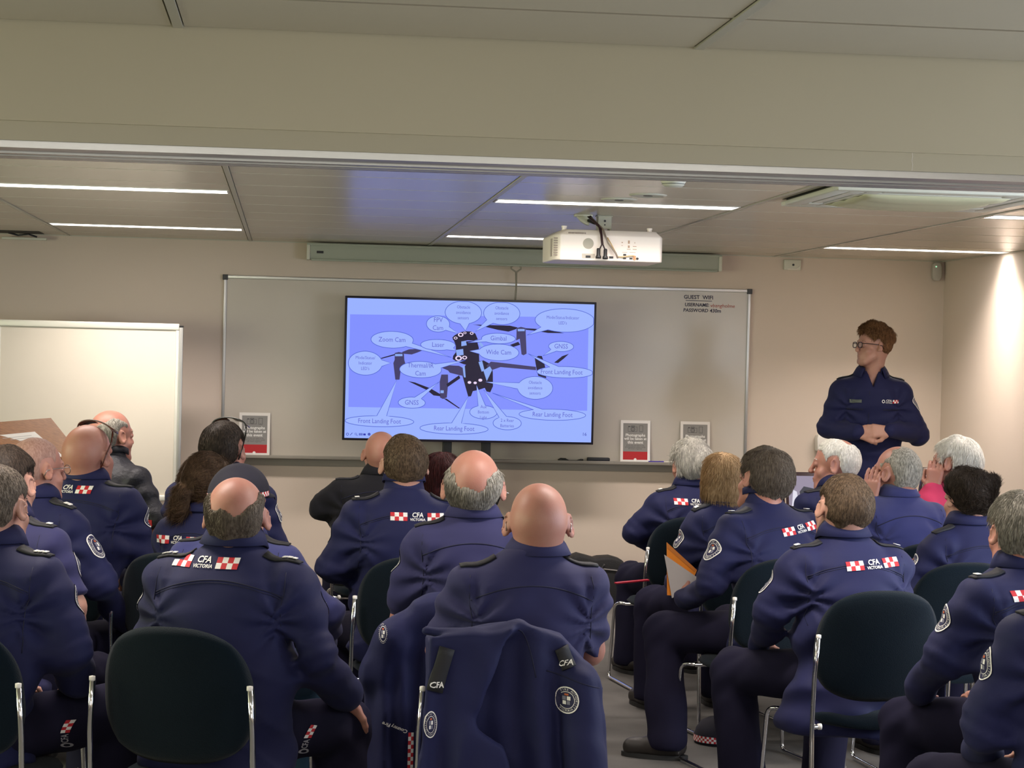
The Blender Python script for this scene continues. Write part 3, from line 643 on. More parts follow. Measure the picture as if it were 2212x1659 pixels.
# ================================================================== implicit-surface modelling for bodies and clothes
def smin(a, b, k):
    h = np.clip(.5+.5*(b-a)/k, 0, 1); return b*(1-h)+a*h-k*h*(1-h)
def smax(a, b, k): return -smin(-a, -b, k)
def V(*a): return np.array(a, float)
def cone(P, a, b, ra, rb):
    a = np.asarray(a, float); b = np.asarray(b, float); ab = b-a; t = np.clip(((P-a)@ab)/max(ab@ab, 1e-9), 0, 1)
    return np.linalg.norm(P-a-t[:, None]*ab, axis=1)-(ra+(rb-ra)*t)
def ell(P, c, r, Rm=None):
    q = P-np.asarray(c, float)
    if Rm is not None: q = q@Rm
    r = np.asarray(r, float); k0 = np.linalg.norm(q/r, axis=1); k1 = np.linalg.norm(q/(r*r), axis=1)+1e-9
    return k0*(k0-1)/k1
def rot(ax, a):
    return np.array(Matrix.Rotation(a, 3, ax))
def waves(P, seed, scale, n=7, stretch=(1, 1, 1)):
    rs = np.random.RandomState(seed); Q = P*np.array(stretch)*scale; out = np.zeros(len(P))
    for i in range(n):
        d = rs.normal(size=3); d /= np.linalg.norm(d); fq = rs.uniform(.7, 1.6)
        out += np.sin(Q@d*fq+rs.uniform(0, 6.28)+1.3*np.sin(Q@rs.normal(size=3)*.35+rs.uniform(0, 6)))
    return out/math.sqrt(n)
def axis(lo, hi, coarse, fine=()):
    """grid lines from lo to hi, refined inside the given (a, b, step) spans"""
    xs_ = [lo]; x = lo
    while x < hi:
        st = coarse
        for a, b, s in fine:
            if a-1e-9 <= x < b: st = min(st, s)
            elif x < a: st = min(st, max(s, (a-x) if a-x < st else st))
        x += st; xs_.append(x)
    return np.array(xs_)
def nets(F, ax, ay, az, K=4):
    """naive surface nets on a rectilinear grid, only evaluated near the surface"""
    nx, ny, nz = len(ax), len(ay), len(az)
    ix = np.unique(np.append(np.arange(0, nx, K), nx-1)); iy = np.unique(np.append(np.arange(0, ny, K), ny-1)); iz = np.unique(np.append(np.arange(0, nz, K), nz-1))
    g = np.stack(np.meshgrid(ax[ix], ay[iy], az[iz], indexing='ij'), -1).reshape(-1, 3)
    D = F(g).reshape(len(ix), len(iy), len(iz))
    Sv = np.empty((nx, ny, nz)); act = np.zeros((nx, ny, nz), bool)
    mn = np.full((len(ix)-1, len(iy)-1, len(iz)-1), 9.); sg = np.zeros_like(mn)
    for a in (0, 1):
        for b in (0, 1):
            for c in (0, 1):
                d = D[a:len(ix)-1+a, b:len(iy)-1+b, c:len(iz)-1+c]; mn = np.minimum(mn, np.abs(d)); sg += np.sign(d)
    dx = np.diff(ax[ix]); dy = np.diff(ay[iy]); dz = np.diff(az[iz])
    diag = np.sqrt(dx[:, None, None]**2+dy[None, :, None]**2+dz[None, None, :]**2)
    on = (mn < diag*1.05) | (np.abs(sg) < 8)
    Sv[:] = 1
    for i, j, k in np.argwhere(np.ones_like(on)):
        sl_ = (slice(ix[i], ix[i+1]+1), slice(iy[j], iy[j+1]+1), slice(iz[k], iz[k+1]+1))
        if on[i, j, k]: act[sl_] = True
        elif sg[i, j, k] < 0: Sv[sl_] = -1
    idx = np.argwhere(act); P = np.stack([ax[idx[:, 0]], ay[idx[:, 1]], az[idx[:, 2]]], 1)
    vals = np.empty(len(P))
    for s in range(0, len(P), 200000): vals[s:s+200000] = F(P[s:s+200000])
    Sv[act] = vals
    neg = Sv < 0
    c8 = [(a, b, c) for a in (0, 1) for b in (0, 1) for c in (0, 1)]
    cnt = sum(neg[a:nx-1+a, b:ny-1+b, c:nz-1+c].astype(np.int8) for a, b, c in c8)
    cells = np.argwhere((cnt > 0) & (cnt < 8))
    if len(cells) == 0: return np.zeros((0, 3)), np.zeros((0, 4), int)
    vv = np.stack([Sv[cells[:, 0]+a, cells[:, 1]+b, cells[:, 2]+c] for a, b, c in c8], 1)
    pp = np.stack([np.stack([ax[cells[:, 0]+a], ay[cells[:, 1]+b], az[cells[:, 2]+c]], 1) for a, b, c in c8], 1)
    acc = np.zeros((len(cells), 3)); n = np.zeros(len(cells))
    for i in range(8):
        for j in range(i+1, 8):
            if sum(abs(c8[i][q]-c8[j][q]) for q in range(3)) != 1: continue
            cr = (vv[:, i] < 0) != (vv[:, j] < 0)
            t = np.where(cr, vv[:, i]/(vv[:, i]-vv[:, j]+1e-20), 0)
            acc += np.where(cr[:, None], pp[:, i]+t[:, None]*(pp[:, j]-pp[:, i]), 0); n += cr
    verts = acc/n[:, None]
    vid = -np.ones((nx-1, ny-1, nz-1), int); vid[cells[:, 0], cells[:, 1], cells[:, 2]] = np.arange(len(cells))
    quads = []
    e = np.argwhere(neg[:-1, 1:-1, 1:-1] != neg[1:, 1:-1, 1:-1])+[0, 1, 1]; f0 = neg[e[:, 0], e[:, 1], e[:, 2]]
    q = np.stack([vid[e[:, 0], e[:, 1]-1, e[:, 2]-1], vid[e[:, 0], e[:, 1], e[:, 2]-1], vid[e[:, 0], e[:, 1], e[:, 2]], vid[e[:, 0], e[:, 1]-1, e[:, 2]]], 1)
    quads.append(np.where(f0[:, None], q, q[:, ::-1]))
    e = np.argwhere(neg[1:-1, :-1, 1:-1] != neg[1:-1, 1:, 1:-1])+[1, 0, 1]; f0 = neg[e[:, 0], e[:, 1], e[:, 2]]
    q = np.stack([vid[e[:, 0]-1, e[:, 1], e[:, 2]-1], vid[e[:, 0], e[:, 1], e[:, 2]-1], vid[e[:, 0], e[:, 1], e[:, 2]], vid[e[:, 0]-1, e[:, 1], e[:, 2]]], 1)
    quads.append(np.where(f0[:, None], q[:, ::-1], q))
    e = np.argwhere(neg[1:-1, 1:-1, :-1] != neg[1:-1, 1:-1, 1:])+[1, 1, 0]; f0 = neg[e[:, 0], e[:, 1], e[:, 2]]
    q = np.stack([vid[e[:, 0]-1, e[:, 1]-1, e[:, 2]], vid[e[:, 0], e[:, 1]-1, e[:, 2]], vid[e[:, 0], e[:, 1], e[:, 2]], vid[e[:, 0]-1, e[:, 1], e[:, 2]]], 1)
    quads.append(np.where(f0[:, None], q, q[:, ::-1]))
    quads = np.concatenate(quads); quads = quads[(quads >= 0).all(1)]
    return verts, quads
def np_mesh(name, verts, faces, ma, parent=None, smooth=True, tris=False):
    me = bpy.data.meshes.new(name); k = faces.shape[1] if len(faces) else 4
    me.vertices.add(len(verts)); me.vertices.foreach_set('co', np.asarray(verts, np.float32).ravel())
    me.loops.add(len(faces)*k); me.loops.foreach_set('vertex_index', faces.astype(np.int32).ravel())
    me.polygons.add(len(faces)); me.polygons.foreach_set('loop_start', np.arange(0, len(faces)*k, k, dtype=np.int32))
    me.polygons.foreach_set('loop_total', np.full(len(faces), k, np.int32))
    if smooth: me.polygons.foreach_set('use_smooth', np.ones(len(faces), bool))
    me.materials.append(ma); me.update(calc_edges=True); me.validate()
    o = bpy.data.objects.new(name, me); COL.objects.link(o)
    if parent is not None: o.parent = parent
    return o

# ------------------------------------------------------------------ head, in its own frame (origin between the ears, y to the face)
def head_core(q, neck=True, fat=0):
    d = ell(q, (0, -.012, .034), (.077, .097, .088))
    d = smin(d, ell(q, (0, -.040, .005), (.068, .062, .066)), .03)
    d = smin(d, ell(q, (0, .038, -.050), (.056+fat, .054, .062)), .03)
    d = smin(d, ell(q, (0, .070, -.098), (.024, .018, .016)), .03)
    d = smin(d, cone(q, (-.03, .080, .028), (.03, .080, .028), .009, .009), .02)
    for s in (-1, 1):
        d = smin(d, ell(q, (s*.045, .055, -.028), (.018, .02, .018)), .02)
        d = smax(d, -ell(q, (s*.031, .100, .010), (.017, .014, .011)), .012)
        d = smin(d, ell(q, (s*.031, .079, .010), (.013, .013, .013)), .004)
        d = smin(d, cone(q, (s*.052, .015, -.055), (s*.033, .065, -.092), .016+fat*.2, .014), .02)
    d = smin(d, cone(q, (0, .088, .018), (0, .108, -.022), .007, .010), .012)
    d = smin(d, ell(q, (0, .103, -.026), (.015, .010, .008)), .006)
    d = smin(d, ell(q, (0, .088, -.056), (.022, .010, .0055)), .005)
    d = smin(d, ell(q, (0, .086, -.067), (.019, .010, .006)), .005)
    return d
def ears(q, size=1.0, out=1.0):
    d = None
    for s in (-1, 1):
        Rm = rot('Z', s*math.radians(-28*out)) @ rot('Y', s*math.radians(-8)) @ rot('X', math.radians(8))
        c = V(s*(.083+.004*out), -.006, .006)
        e = ell(q, c, (.0062, .019*size, .033*size), Rm)
        e = smin(e, ell(q, c+V(-s*.008, .004, -.004), (.012, .012, .020)), .008)
        inner = ell(q, c+V(s*.006, .004, .002), (.006, .011*size, .021*size), Rm)
        e = smax(e, -inner, .004)
        e = smin(e, ell(q, c+V(-s*.002, .012, -.024), (.006, .008, .009)), .006)
        d = e if d is None else np.minimum(d, e)
    return d
def hairline(q, style, cut=False):
    x, y, z = q[:, 0], q[:, 1], q[:, 2]; ax_ = np.abs(x)
    zl = np.interp(y, [-.14, -.05, -.03, -.012, .012, .03, .05, .08, .10], [-.050, -.047, -.034, -.004, .024, .016, .048, .084, .096])
    reg = z-zl
    if style.startswith('crown'): # bald on top, fringe round the back and sides; the number is the height of its rim in mm
        z0 = float(style[5:])/1000; reg = np.minimum(reg, z0+9.5*x*x-z); reg = np.minimum(reg, np.where((ax_ < .064) & (z > .02), .005-y, 9))
    if cut: e = np.sqrt(((y-.002)/.024)**2+((z-.006)/.034)**2)-1; reg = np.minimum(reg, np.where(ax_ > .045, e*.03, reg))
    if style == 'spot':
        e = np.sqrt(((x-.02)/.036)**2+((y+.035)/.036)**2)-1; reg = np.minimum(reg, np.where(z > .05, e*.03+.002, reg))
    if style == 'recede':
        e = np.sqrt((x/.060)**2+((y-.060)/.060)**2)-1; reg = np.minimum(reg, np.where(z > .05, e*.04, reg))
    return reg
def hair_mesh(style, thick, seed, fluff=0, extra=None, noise_a=.0025, sc=1.0, step=.0048, nap=0.0, topk=0.0):
    def t_of(q):
        reg = hairline(q, style, extra is None)+nap+.006*waves(q, seed, 90, 5)
        tk = np.where(q[:, 2] < .03, np.clip(.38+.62*(q[:, 2]+.06)/.09, .3, 1), 1+(topk*np.clip((q[:, 2]-.04)/.05, 0, 1)))
        if style.startswith('crown'): tk = tk*np.clip((float(style[5:])/1000+9.5*q[:, 0]**2-q[:, 2])/.05, .25, 1)
        return np.clip(reg/.02, -1, 1)*np.where(reg > 0, thick*tk, max(thick, .005))
    def F(q):
        f = head_core(q)
        f = smin(f, cone(q, (0, -.030, -.05), (0, -.045, -.2), .056, .06), .03)
        f = f-t_of(q)
        if extra is not None: f = smin(f, extra(q), .012)
        return f+noise_a*waves(q, seed+3, 70, 8, (1, 1, .35))
    lo, hi = (-.15, -.19, -.24), (.15, .14, .17)
    v, fc = nets(F, axis(lo[0], hi[0], step), axis(lo[1], hi[1], step), axis(lo[2], hi[2], step))
    hd = head_core(v); hd = np.minimum(hd, cone(v, (0, -.030, -.05), (0, -.045, -.2), .056, .06))
    keep = hd > .0004; kf = keep[fc].all(1); fc = fc[kf]
    used = np.zeros(len(v), bool); used[fc.ravel()] = True; mp = np.cumsum(used)-1
    return v[used], mp[fc], F
def strands(v, fc, F, n, length, seed, lift=.25, rand=.35, width=.0007, whorl=(0, -.03, .13), comb=None, down=.6, side_short=0, taper=0):
    rs = np.random.RandomState(seed)
    a = v[fc[:, 0]]; b = v[fc[:, 1]]; c = v[fc[:, 2]]; nrm = np.cross(b-a, c-a); ar = np.linalg.norm(nrm, axis=1)+1e-12; nrm /= ar[:, None]
    pick = rs.choice(len(fc), n, p=ar/ar.sum()); u = rs.rand(n, 1); w_ = rs.rand(n, 1)
    p = a[pick]*(1-u)*(1-w_)+b[pick]*u*(1-w_)+c[pick]*u*w_+v[fc[pick, 3]]*(1-u)*w_
    nn = nrm[pick]
    # outward check
    e = 1e-3; g = np.stack([F(p+V(e, 0, 0))-F(p-V(e, 0, 0)), F(p+V(0, e, 0))-F(p-V(0, e, 0)), F(p+V(0, 0, e))-F(p-V(0, 0, e))], 1)
    g /= np.linalg.norm(g, axis=1)[:, None]+1e-9; nn = g
    flow = (p-np.array(whorl)); flow /= np.linalg.norm(flow, axis=1)[:, None]+1e-9
    flow = flow+V(0, 0, -down)
    if comb is not None: flow = flow+np.array(comb)
    # slow swirl so that locks differ
    sw_ = np.stack([waves(p, seed+k, 35, 4) for k in range(3)], 1)*rand
    flow = flow+sw_+rs.normal(size=(n, 3))*rand*.45
    flow -= nn*(flow*nn).sum(1)[:, None]; flow /= np.linalg.norm(flow, axis=1)[:, None]+1e-9
    L = length*rs.uniform(.5, 1.1, (n, 1)); K = 3
    if taper: L = L*np.clip((p[:, 2:3]+.065)/.075, .22, 1)
    if side_short: L = L*np.clip((p[:, 2:3]-.02)/.05, .18, 1)
    pts = [p-nn*.001]
    cur = p.copy(); d = flow+nn*lift
    for k in range(K):
        cur = cur+d*L/K
        d = d-nn*lift*.75*(k+1)/K+V(0, 0, -.18)*(1 if down > 0 else 0)
        pts.append(cur.copy())
    side = np.cross(flow, nn); side /= np.linalg.norm(side, axis=1)[:, None]+1e-9
    W_ = width*rs.uniform(.6, 1.4, (n, 1)); prof = [1, 1, .75, .15]
    V3 = []
    for k in range(K+1):
        r = W_*prof[k]
        V3 += [pts[k]+side*r, pts[k]-side*r*.6+nn*r, pts[k]-side*r*.6-nn*r]
    verts = np.stack(V3, 1).reshape(-1, 3); m = (K+1)*3; base = np.arange(n)*m; F_ = []
    for k in range(K):
        for s in range(3):
            a0, a1 = k*3+s, k*3+(s+1) % 3
            F_.append(np.stack([base+a0, base+a1, base+a1+3, base+a0+3], 1))
    return verts, np.concatenate(F_)
def hair_mat(name, c1, c2):
    if name in MATS: return MATS[name]
    m = mat(name, c1, .62, spec=.22); nt = m.node_tree; p = nt.nodes['Principled BSDF']
    tc = nt.nodes.new('ShaderNodeTexCoord'); n1 = nt.nodes.new('ShaderNodeTexNoise'); n1.inputs['Scale'].default_value = 150; n1.inputs['Detail'].default_value = 2
    mp = nt.nodes.new('ShaderNodeMapping'); mp.inputs['Scale'].default_value = (1, 1, .25)
    nt.links.new(tc.outputs['Object'], mp.inputs[0]); nt.links.new(mp.outputs[0], n1.inputs['Vector'])
    r = nt.nodes.new('ShaderNodeValToRGB'); r.color_ramp.elements[0].position = .28; r.color_ramp.elements[1].position = .72
    r.color_ramp.elements[0].color = c1; r.color_ramp.elements[1].color = c2
    nt.links.new(n1.outputs['Fac'], r.inputs[0]); nt.links.new(r.outputs[0], p.inputs['Base Color'])
    b = nt.nodes.new('ShaderNodeBump'); b.inputs['Strength'].default_value = .5; b.inputs['Distance'].default_value = .002
    nt.links.new(n1.outputs['Fac'], b.inputs['Height']); nt.links.new(b.outputs[0], p.inputs['Normal'])
    return m
def skin_mat(name, c, red=.25):
    m = mat(name, c, .47, noise=(22, .0, (1, 1, 1), (c[0]*.95, c[1]*(1-red*.7), c[2]*(1-red*.6), 1)), bump=(260, .16, .0015), spec=.35)
    m.node_tree.nodes['Principled BSDF'].inputs['Subsurface Weight'].default_value = .12
    m.node_tree.nodes['Principled BSDF'].inputs['Subsurface Radius'].default_value = (.012, .005, .003)
    return m
SK = {'ruddy': skin_mat('skin_ruddy', (.41, .205, .15, 1)), 'fair': skin_mat('skin_fair', (.48, .265, .195, 1), .18), 'pale': skin_mat('skin_pale', (.62, .40, .31, 1), .15), 'tan': skin_mat('skin_tan', (.42, .22, .14, 1))}
HM = {'brown': hair_mat('hair_brown', (.035, .018, .009, 1), (.11, .065, .035, 1)), 'dark': hair_mat('hair_dark', (.014, .010, .008, 1), (.055, .038, .027, 1)),
      'greybrown': hair_mat('hair_greybrown', (.06, .046, .036, 1), (.18, .145, .11, 1)), 'grey': hair_mat('hair_grey', (.13, .12, .10, 1), (.42, .39, .33, 1)),
      'silver': hair_mat('hair_silver', (.30, .28, .25, 1), (.70, .67, .60, 1)), 'white': hair_mat('hair_white', (.55, .53, .48, 1), (.88, .86, .80, 1)),
      'blonde': hair_mat('hair_blonde', (.20, .115, .05, 1), (.55, .38, .21, 1)), 'ginger': hair_mat('hair_ginger', (.09, .040, .017, 1), (.30, .15, .066, 1)),
      'auburn': hair_mat('hair_auburn', (.02, .004, .005, 1), (.08, .012, .014, 1)), 'mid': hair_mat('hair_mid', (.045, .029, .018, 1), (.14, .094, .056, 1)), 'stubble': hair_mat('hair_stubble', (.26, .14, .11, 1), (.40, .25, .20, 1))}
NAVY = mat('navy_softshell', (.0120, .0140, .060, 1), .66, noise=(3, .12), bump=(700, .25, .0012), spec=.18, sheen=.03)
SHIRT = mat('navy_shirt_cotton', (.0215, .0215, .080, 1), .74, noise=(4, .10), bump=(900, .2, .001), spec=.2, sheen=.05)
SHIRTB = mat('blue_shirt_cotton', (.036, .040, .135, 1), .85, noise=(4, .10), bump=(900, .2, .001), spec=.12, sheen=.1)
BLACKF = mat('black_fabric', (.012, .012, .016, 1), .85, bump=(600, .25, .001), spec=.1, sheen=.05)
VEST = mat('quilted_vest', (.016, .016, .022, 1), .55, bump=(28, .8, .01), spec=.3)
PINKF = mat('pink_fabric', (.52, .045, .12, 1), .8, noise=(5, .1), bump=(500, .2, .001), spec=.15)
TROU = mat('trouser_cotton', (.013, .012, .028, 1), .88, noise=(5, .15), bump=(900, .2, .001), spec=.1)
JEANS = mat('jeans_denim', (.05, .10, .17, 1), .85, bump=(700, .3, .001), spec=.1)
BOOT = mat('boot_leather', (.018, .014, .012, 1), .5, bump=(60, .25, .002)); SOLE = mat('boot_sole', (.010, .010, .010, 1), .7)
EPAU = mat('epaulette_cloth', (.010, .010, .014, 1), .7, bump=(600, .3, .001)); SEAM = mat('seam_thread', (.008, .009, .035, 1), .85)
BRED = mat('badge_red', (.55, .02, .03, 1), .7); BWHT = mat('badge_white', (.84, .82, .78, 1), .7); BNAVY = mat('badge_navy', (.015, .015, .06, 1), .7)
EYEW = mat('eye_white', (.8, .78, .74, 1), .2); IRIS = mat('iris', (.05, .04, .03, 1), .2)
LENS = mat('spectacle_lens', (.9, .92, .92, 1), .25, alpha=.12, spec=.3); TLENS = mat('tinted_lens', (.06, .02, .012, 1), .12, spec=.6)

def hand_parts(wp, d, nrm, thumb_side, curl, spread=.0, L=1.0, tc=.4):
    """capsules of a hand: palm, four unequal fingers with three bends, a thumb from the side of the palm"""
    wp = V(*wp); d = V(*d); d /= np.linalg.norm(d); nrm = V(*nrm); nrm -= d*(nrm@d); nrm /= np.linalg.norm(nrm); s = np.cross(d, nrm)*thumb_side
    caps = []
    offs = [.030, .010, -.010, -.029]; lens = [.072, .080, .074, .058]
    for o_, l_ in zip(offs, lens):
        k = wp+d*.088*L+s*o_*L-nrm*(.003 if abs(o_) > .02 else 0)
        caps.append((wp+d*.006+s*o_*.62*L, k, .0135, .0125, .014))
        cur = k; ang = curl*.55; dd = d+s*o_*spread*6; dd /= np.linalg.norm(dd)
        for j, fr in enumerate((.46, .31, .23)):
            dr = dd*math.cos(ang)+nrm*math.sin(ang); nx_ = cur+dr*l_*fr*L
            caps.append((cur, nx_, .0092-.0006*j, .0088-.0008*j, .003)); cur = nx_; ang += curl*.85
    t0 = wp+d*.022*L+s*.026*L; t1 = t0+(d*.55+s*.62+nrm*(.15+.5*tc))*.040*L; t2 = t1+(d*.80+s*(.30-.5*tc)+nrm*(.15+.3*tc))*.032*L; t3 = t2+(d*.9+s*(.05-.6*tc)+nrm*.2)*.024*L
    caps += [(wp+d*.015, t0, .014, .015, .012), (t0, t1, .0145, .0115, .01), (t1, t2, .011, .0098, .004), (t2, t3, .0098, .0085, .003)]
    return caps
def hand_sdf(P, caps):
    d = np.full(len(P), 1.)
    for a, b, ra, rb, k in caps: d = smin(d, cone(P, a, b, ra, rb), k)
    return d

def project(bvh, pts, direction, off):
    out = []; dr = Vector(direction)
    for p in pts:
        h_ = bvh.ray_cast(Vector(p), dr, 3.0)
        out.append(None if h_[0] is None else h_[0]+h_[1]*off if h_[1].dot(dr) < 0 else h_[0]-h_[1]*off)
    return out
class Decal:
    """flat artwork in (u, v) laid onto a mesh by casting rays, as thin cloth-hugging geometry"""
    def __init__(s, bvh, fn, direction): s.b, s.fn, s.d = bvh, fn, direction; s.mb = MB()
    def quad(s, u0, u1, v0, v1, mi=0, off=.0022, n=3, skew=0):
        g = [(u0+(u1-u0)*i/n+skew*(v0+(v1-v0)*j/2), v0+(v1-v0)*j/2) for j in range(3) for i in range(n+1)]
        p = project(s.b, [s.fn(u, v) for u, v in g], s.d, off)
        if any(q is None for q in p): return
        s.mb.add(p, [(j*(n+1)+i, j*(n+1)+i+1, (j+1)*(n+1)+i+1, (j+1)*(n+1)+i) for j in range(2) for i in range(n)], mi)
    def text(s, t, size, u, v, mi=0, off=.003, bold=True, shear=0, ang=0):
        vs, fs = text_mesh(t, size, bold, shear)
        c_, s_ = math.cos(ang), math.sin(ang)
        p = project(s.b, [s.fn(u+a*c_-b*s_, v+a*s_+b*c_) for a, b in vs], s.d, off)
        if any(q is None for q in p): return
        s.mb.add(p, fs, mi)
    def disc(s, u, v, ru, rv, r0, mi=0, off=.0025, n=28):
        vs = []
        for k in range(n):
            a = 2*PI*k/n
            for rr in (r0, (r0+1)/2, 1): vs.append((u+ru*rr*math.cos(a), v+rv*rr*math.sin(a)))
        p = project(s.b, [s.fn(*q) for q in vs], s.d, off)
        if any(q is None for q in p): return
        s.mb.add(p, [(3*k+j, 3*((k+1) % n)+j, 3*((k+1) % n)+j+1, 3*k+j+1) for k in range(n) for j in range(2)], mi)
    def build(s, name, mats, parent, **k):
        if s.mb.f: return s.mb.build(name, mats, parent, fix=False, **k)

def crest(dec, u, v, ru, rv, detail=True):
    """round service badge: white rim, lettered navy ring, quartered shield under a crown"""
    dec.disc(u, v, ru, rv, .02, 1, .0022); dec.disc(u, v, ru, rv, .90, 0, .0030); dec.disc(u, v, ru*.64, rv*.64, .93, 0, .0030)
    if detail:
        for t, a0, rot_ in (('COUNTRY FIRE AUTHORITY', 0, 1), ('VICTORIA', PI, -1)):
            n = len(t); stp = .215 if rot_ > 0 else .17
            for i, ch in enumerate(t):
                if ch == ' ': continue
                a = PI/2-(i-(n-1)/2)*stp if rot_ > 0 else -PI/2+(i-(n-1)/2)*stp
                dec.text(ch, ru*.24, u+ru*.77*math.cos(a), v+rv*.77*math.sin(a), 0, .0032, False, 0, a-PI/2 if rot_ > 0 else a+PI/2)
        w_, h_ = ru*.30, rv*.40
        for (a, b, c, d, mi) in [(-w_, -.03*ru, 0, h_*.7, 2), (.03*ru, w_, 0, h_*.7, 0), (-w_*.9, -.03*ru, -h_*.8, -.05*rv, 0), (.03*ru, w_*.9, -h_*.8, -.05*rv, 2)]:
            dec.quad(u+a, u+b, v+c, v+d, mi, .0033, 2)
        dec.quad(u-w_*.5, u+w_*.5, v+h_*.85, v+h_*1.2, 3, .0033, 2)
    else:
        dec.disc(u, v, ru*.35, rv*.4, .3, 0, .0032)
CRESTM = [BWHT, BNAVY, mat('badge_grey', (.20, .20, .26, 1), .7), mat('badge_orange', (.5, .12, .04, 1), .7)]
def back_logo(dec_fn, bvh, jk, cu, cv, sc=1.0, ang=0, direction=(0, 1, 0), italic=.0):
    fn0 = dec_fn
    fn = lambda u, v: fn0(cu+(u*math.cos(ang)-v*math.sin(ang))*sc, cv+(u*math.sin(ang)+v*math.cos(ang))*sc)
    d = Decal(bvh, fn, direction); cs = .0165; h_ = .0155
    for side, x0 in ((-1, -.106), (1, .040)):
        d = Decal(bvh, fn, direction)
        for i in range(4):
            for j in range(2):
                mi = (i+j+(0 if side < 0 else 0)) % 2
                d.quad(x0+i*cs, x0+(i+1)*cs, -h_+j*h_, j*h_, 1 if mi == 0 else 0, .0024, 2, italic)
        d.build('checker_badge', [BRED, BWHT], jk)
    d = Decal(bvh, fn, direction); d.text('CFA', .0245, 0, .0065, 0, .003, True, .12); d.text('VICTORIA', .0135, 0, -.0105, 0, .003, True, .12); d.build('back_lettering', [BWHT], jk)

# ================================================================== people
def boot_mesh():
    def F(P):
        d = cone(P, (0, -.035, .055), (0, .05, .06), .044, .046)
        d = smin(d, cone(P, (0, .03, .045), (0, .155, .040), .046, .040), .03)
        d = smin(d, cone(P, (0, -.01, .06), (0, -.005, .12), .042, .040), .03)
        return smax(smax(d, .012-P[:, 2], .006), P[:, 2]-.15, .01)
    v, f = nets(F, axis(-.07, .07, .009), axis(-.10, .22, .009), axis(0, .18, .009))
    o = np_mesh('shoe', v, f, BOOT)
    m = MB(); pr = [(.047*math.cos(a)*(1 if abs(math.cos(a)) < 2 else 1), .058+.143*math.sin(a)) for a in [2*PI*k/26 for k in range(26)]]
    m.v = []; n = 26
    m.add([(x*1.02, y*1.0, 0.0) for x, y in pr]+[(x, y, .020) for x, y in pr], [tuple(reversed(range(n))), tuple(range(n, 2*n))]+[(i, (i+1) % n, (i+1) % n+n, i+n) for i in range(n)])
    m.build('sole', SOLE, o)
    return o
BOOTO = boot_mesh(); BOOT_USED = [False]
def add_boot(parent, x, y, z, rz):
    if not BOOT_USED[0]: o = BOOTO; BOOT_USED[0] = True; o.parent = parent
    else: o = copy_tree(BOOTO, parent)
    o.location = (x, y, z); o.rotation_euler = (0, 0, rz)

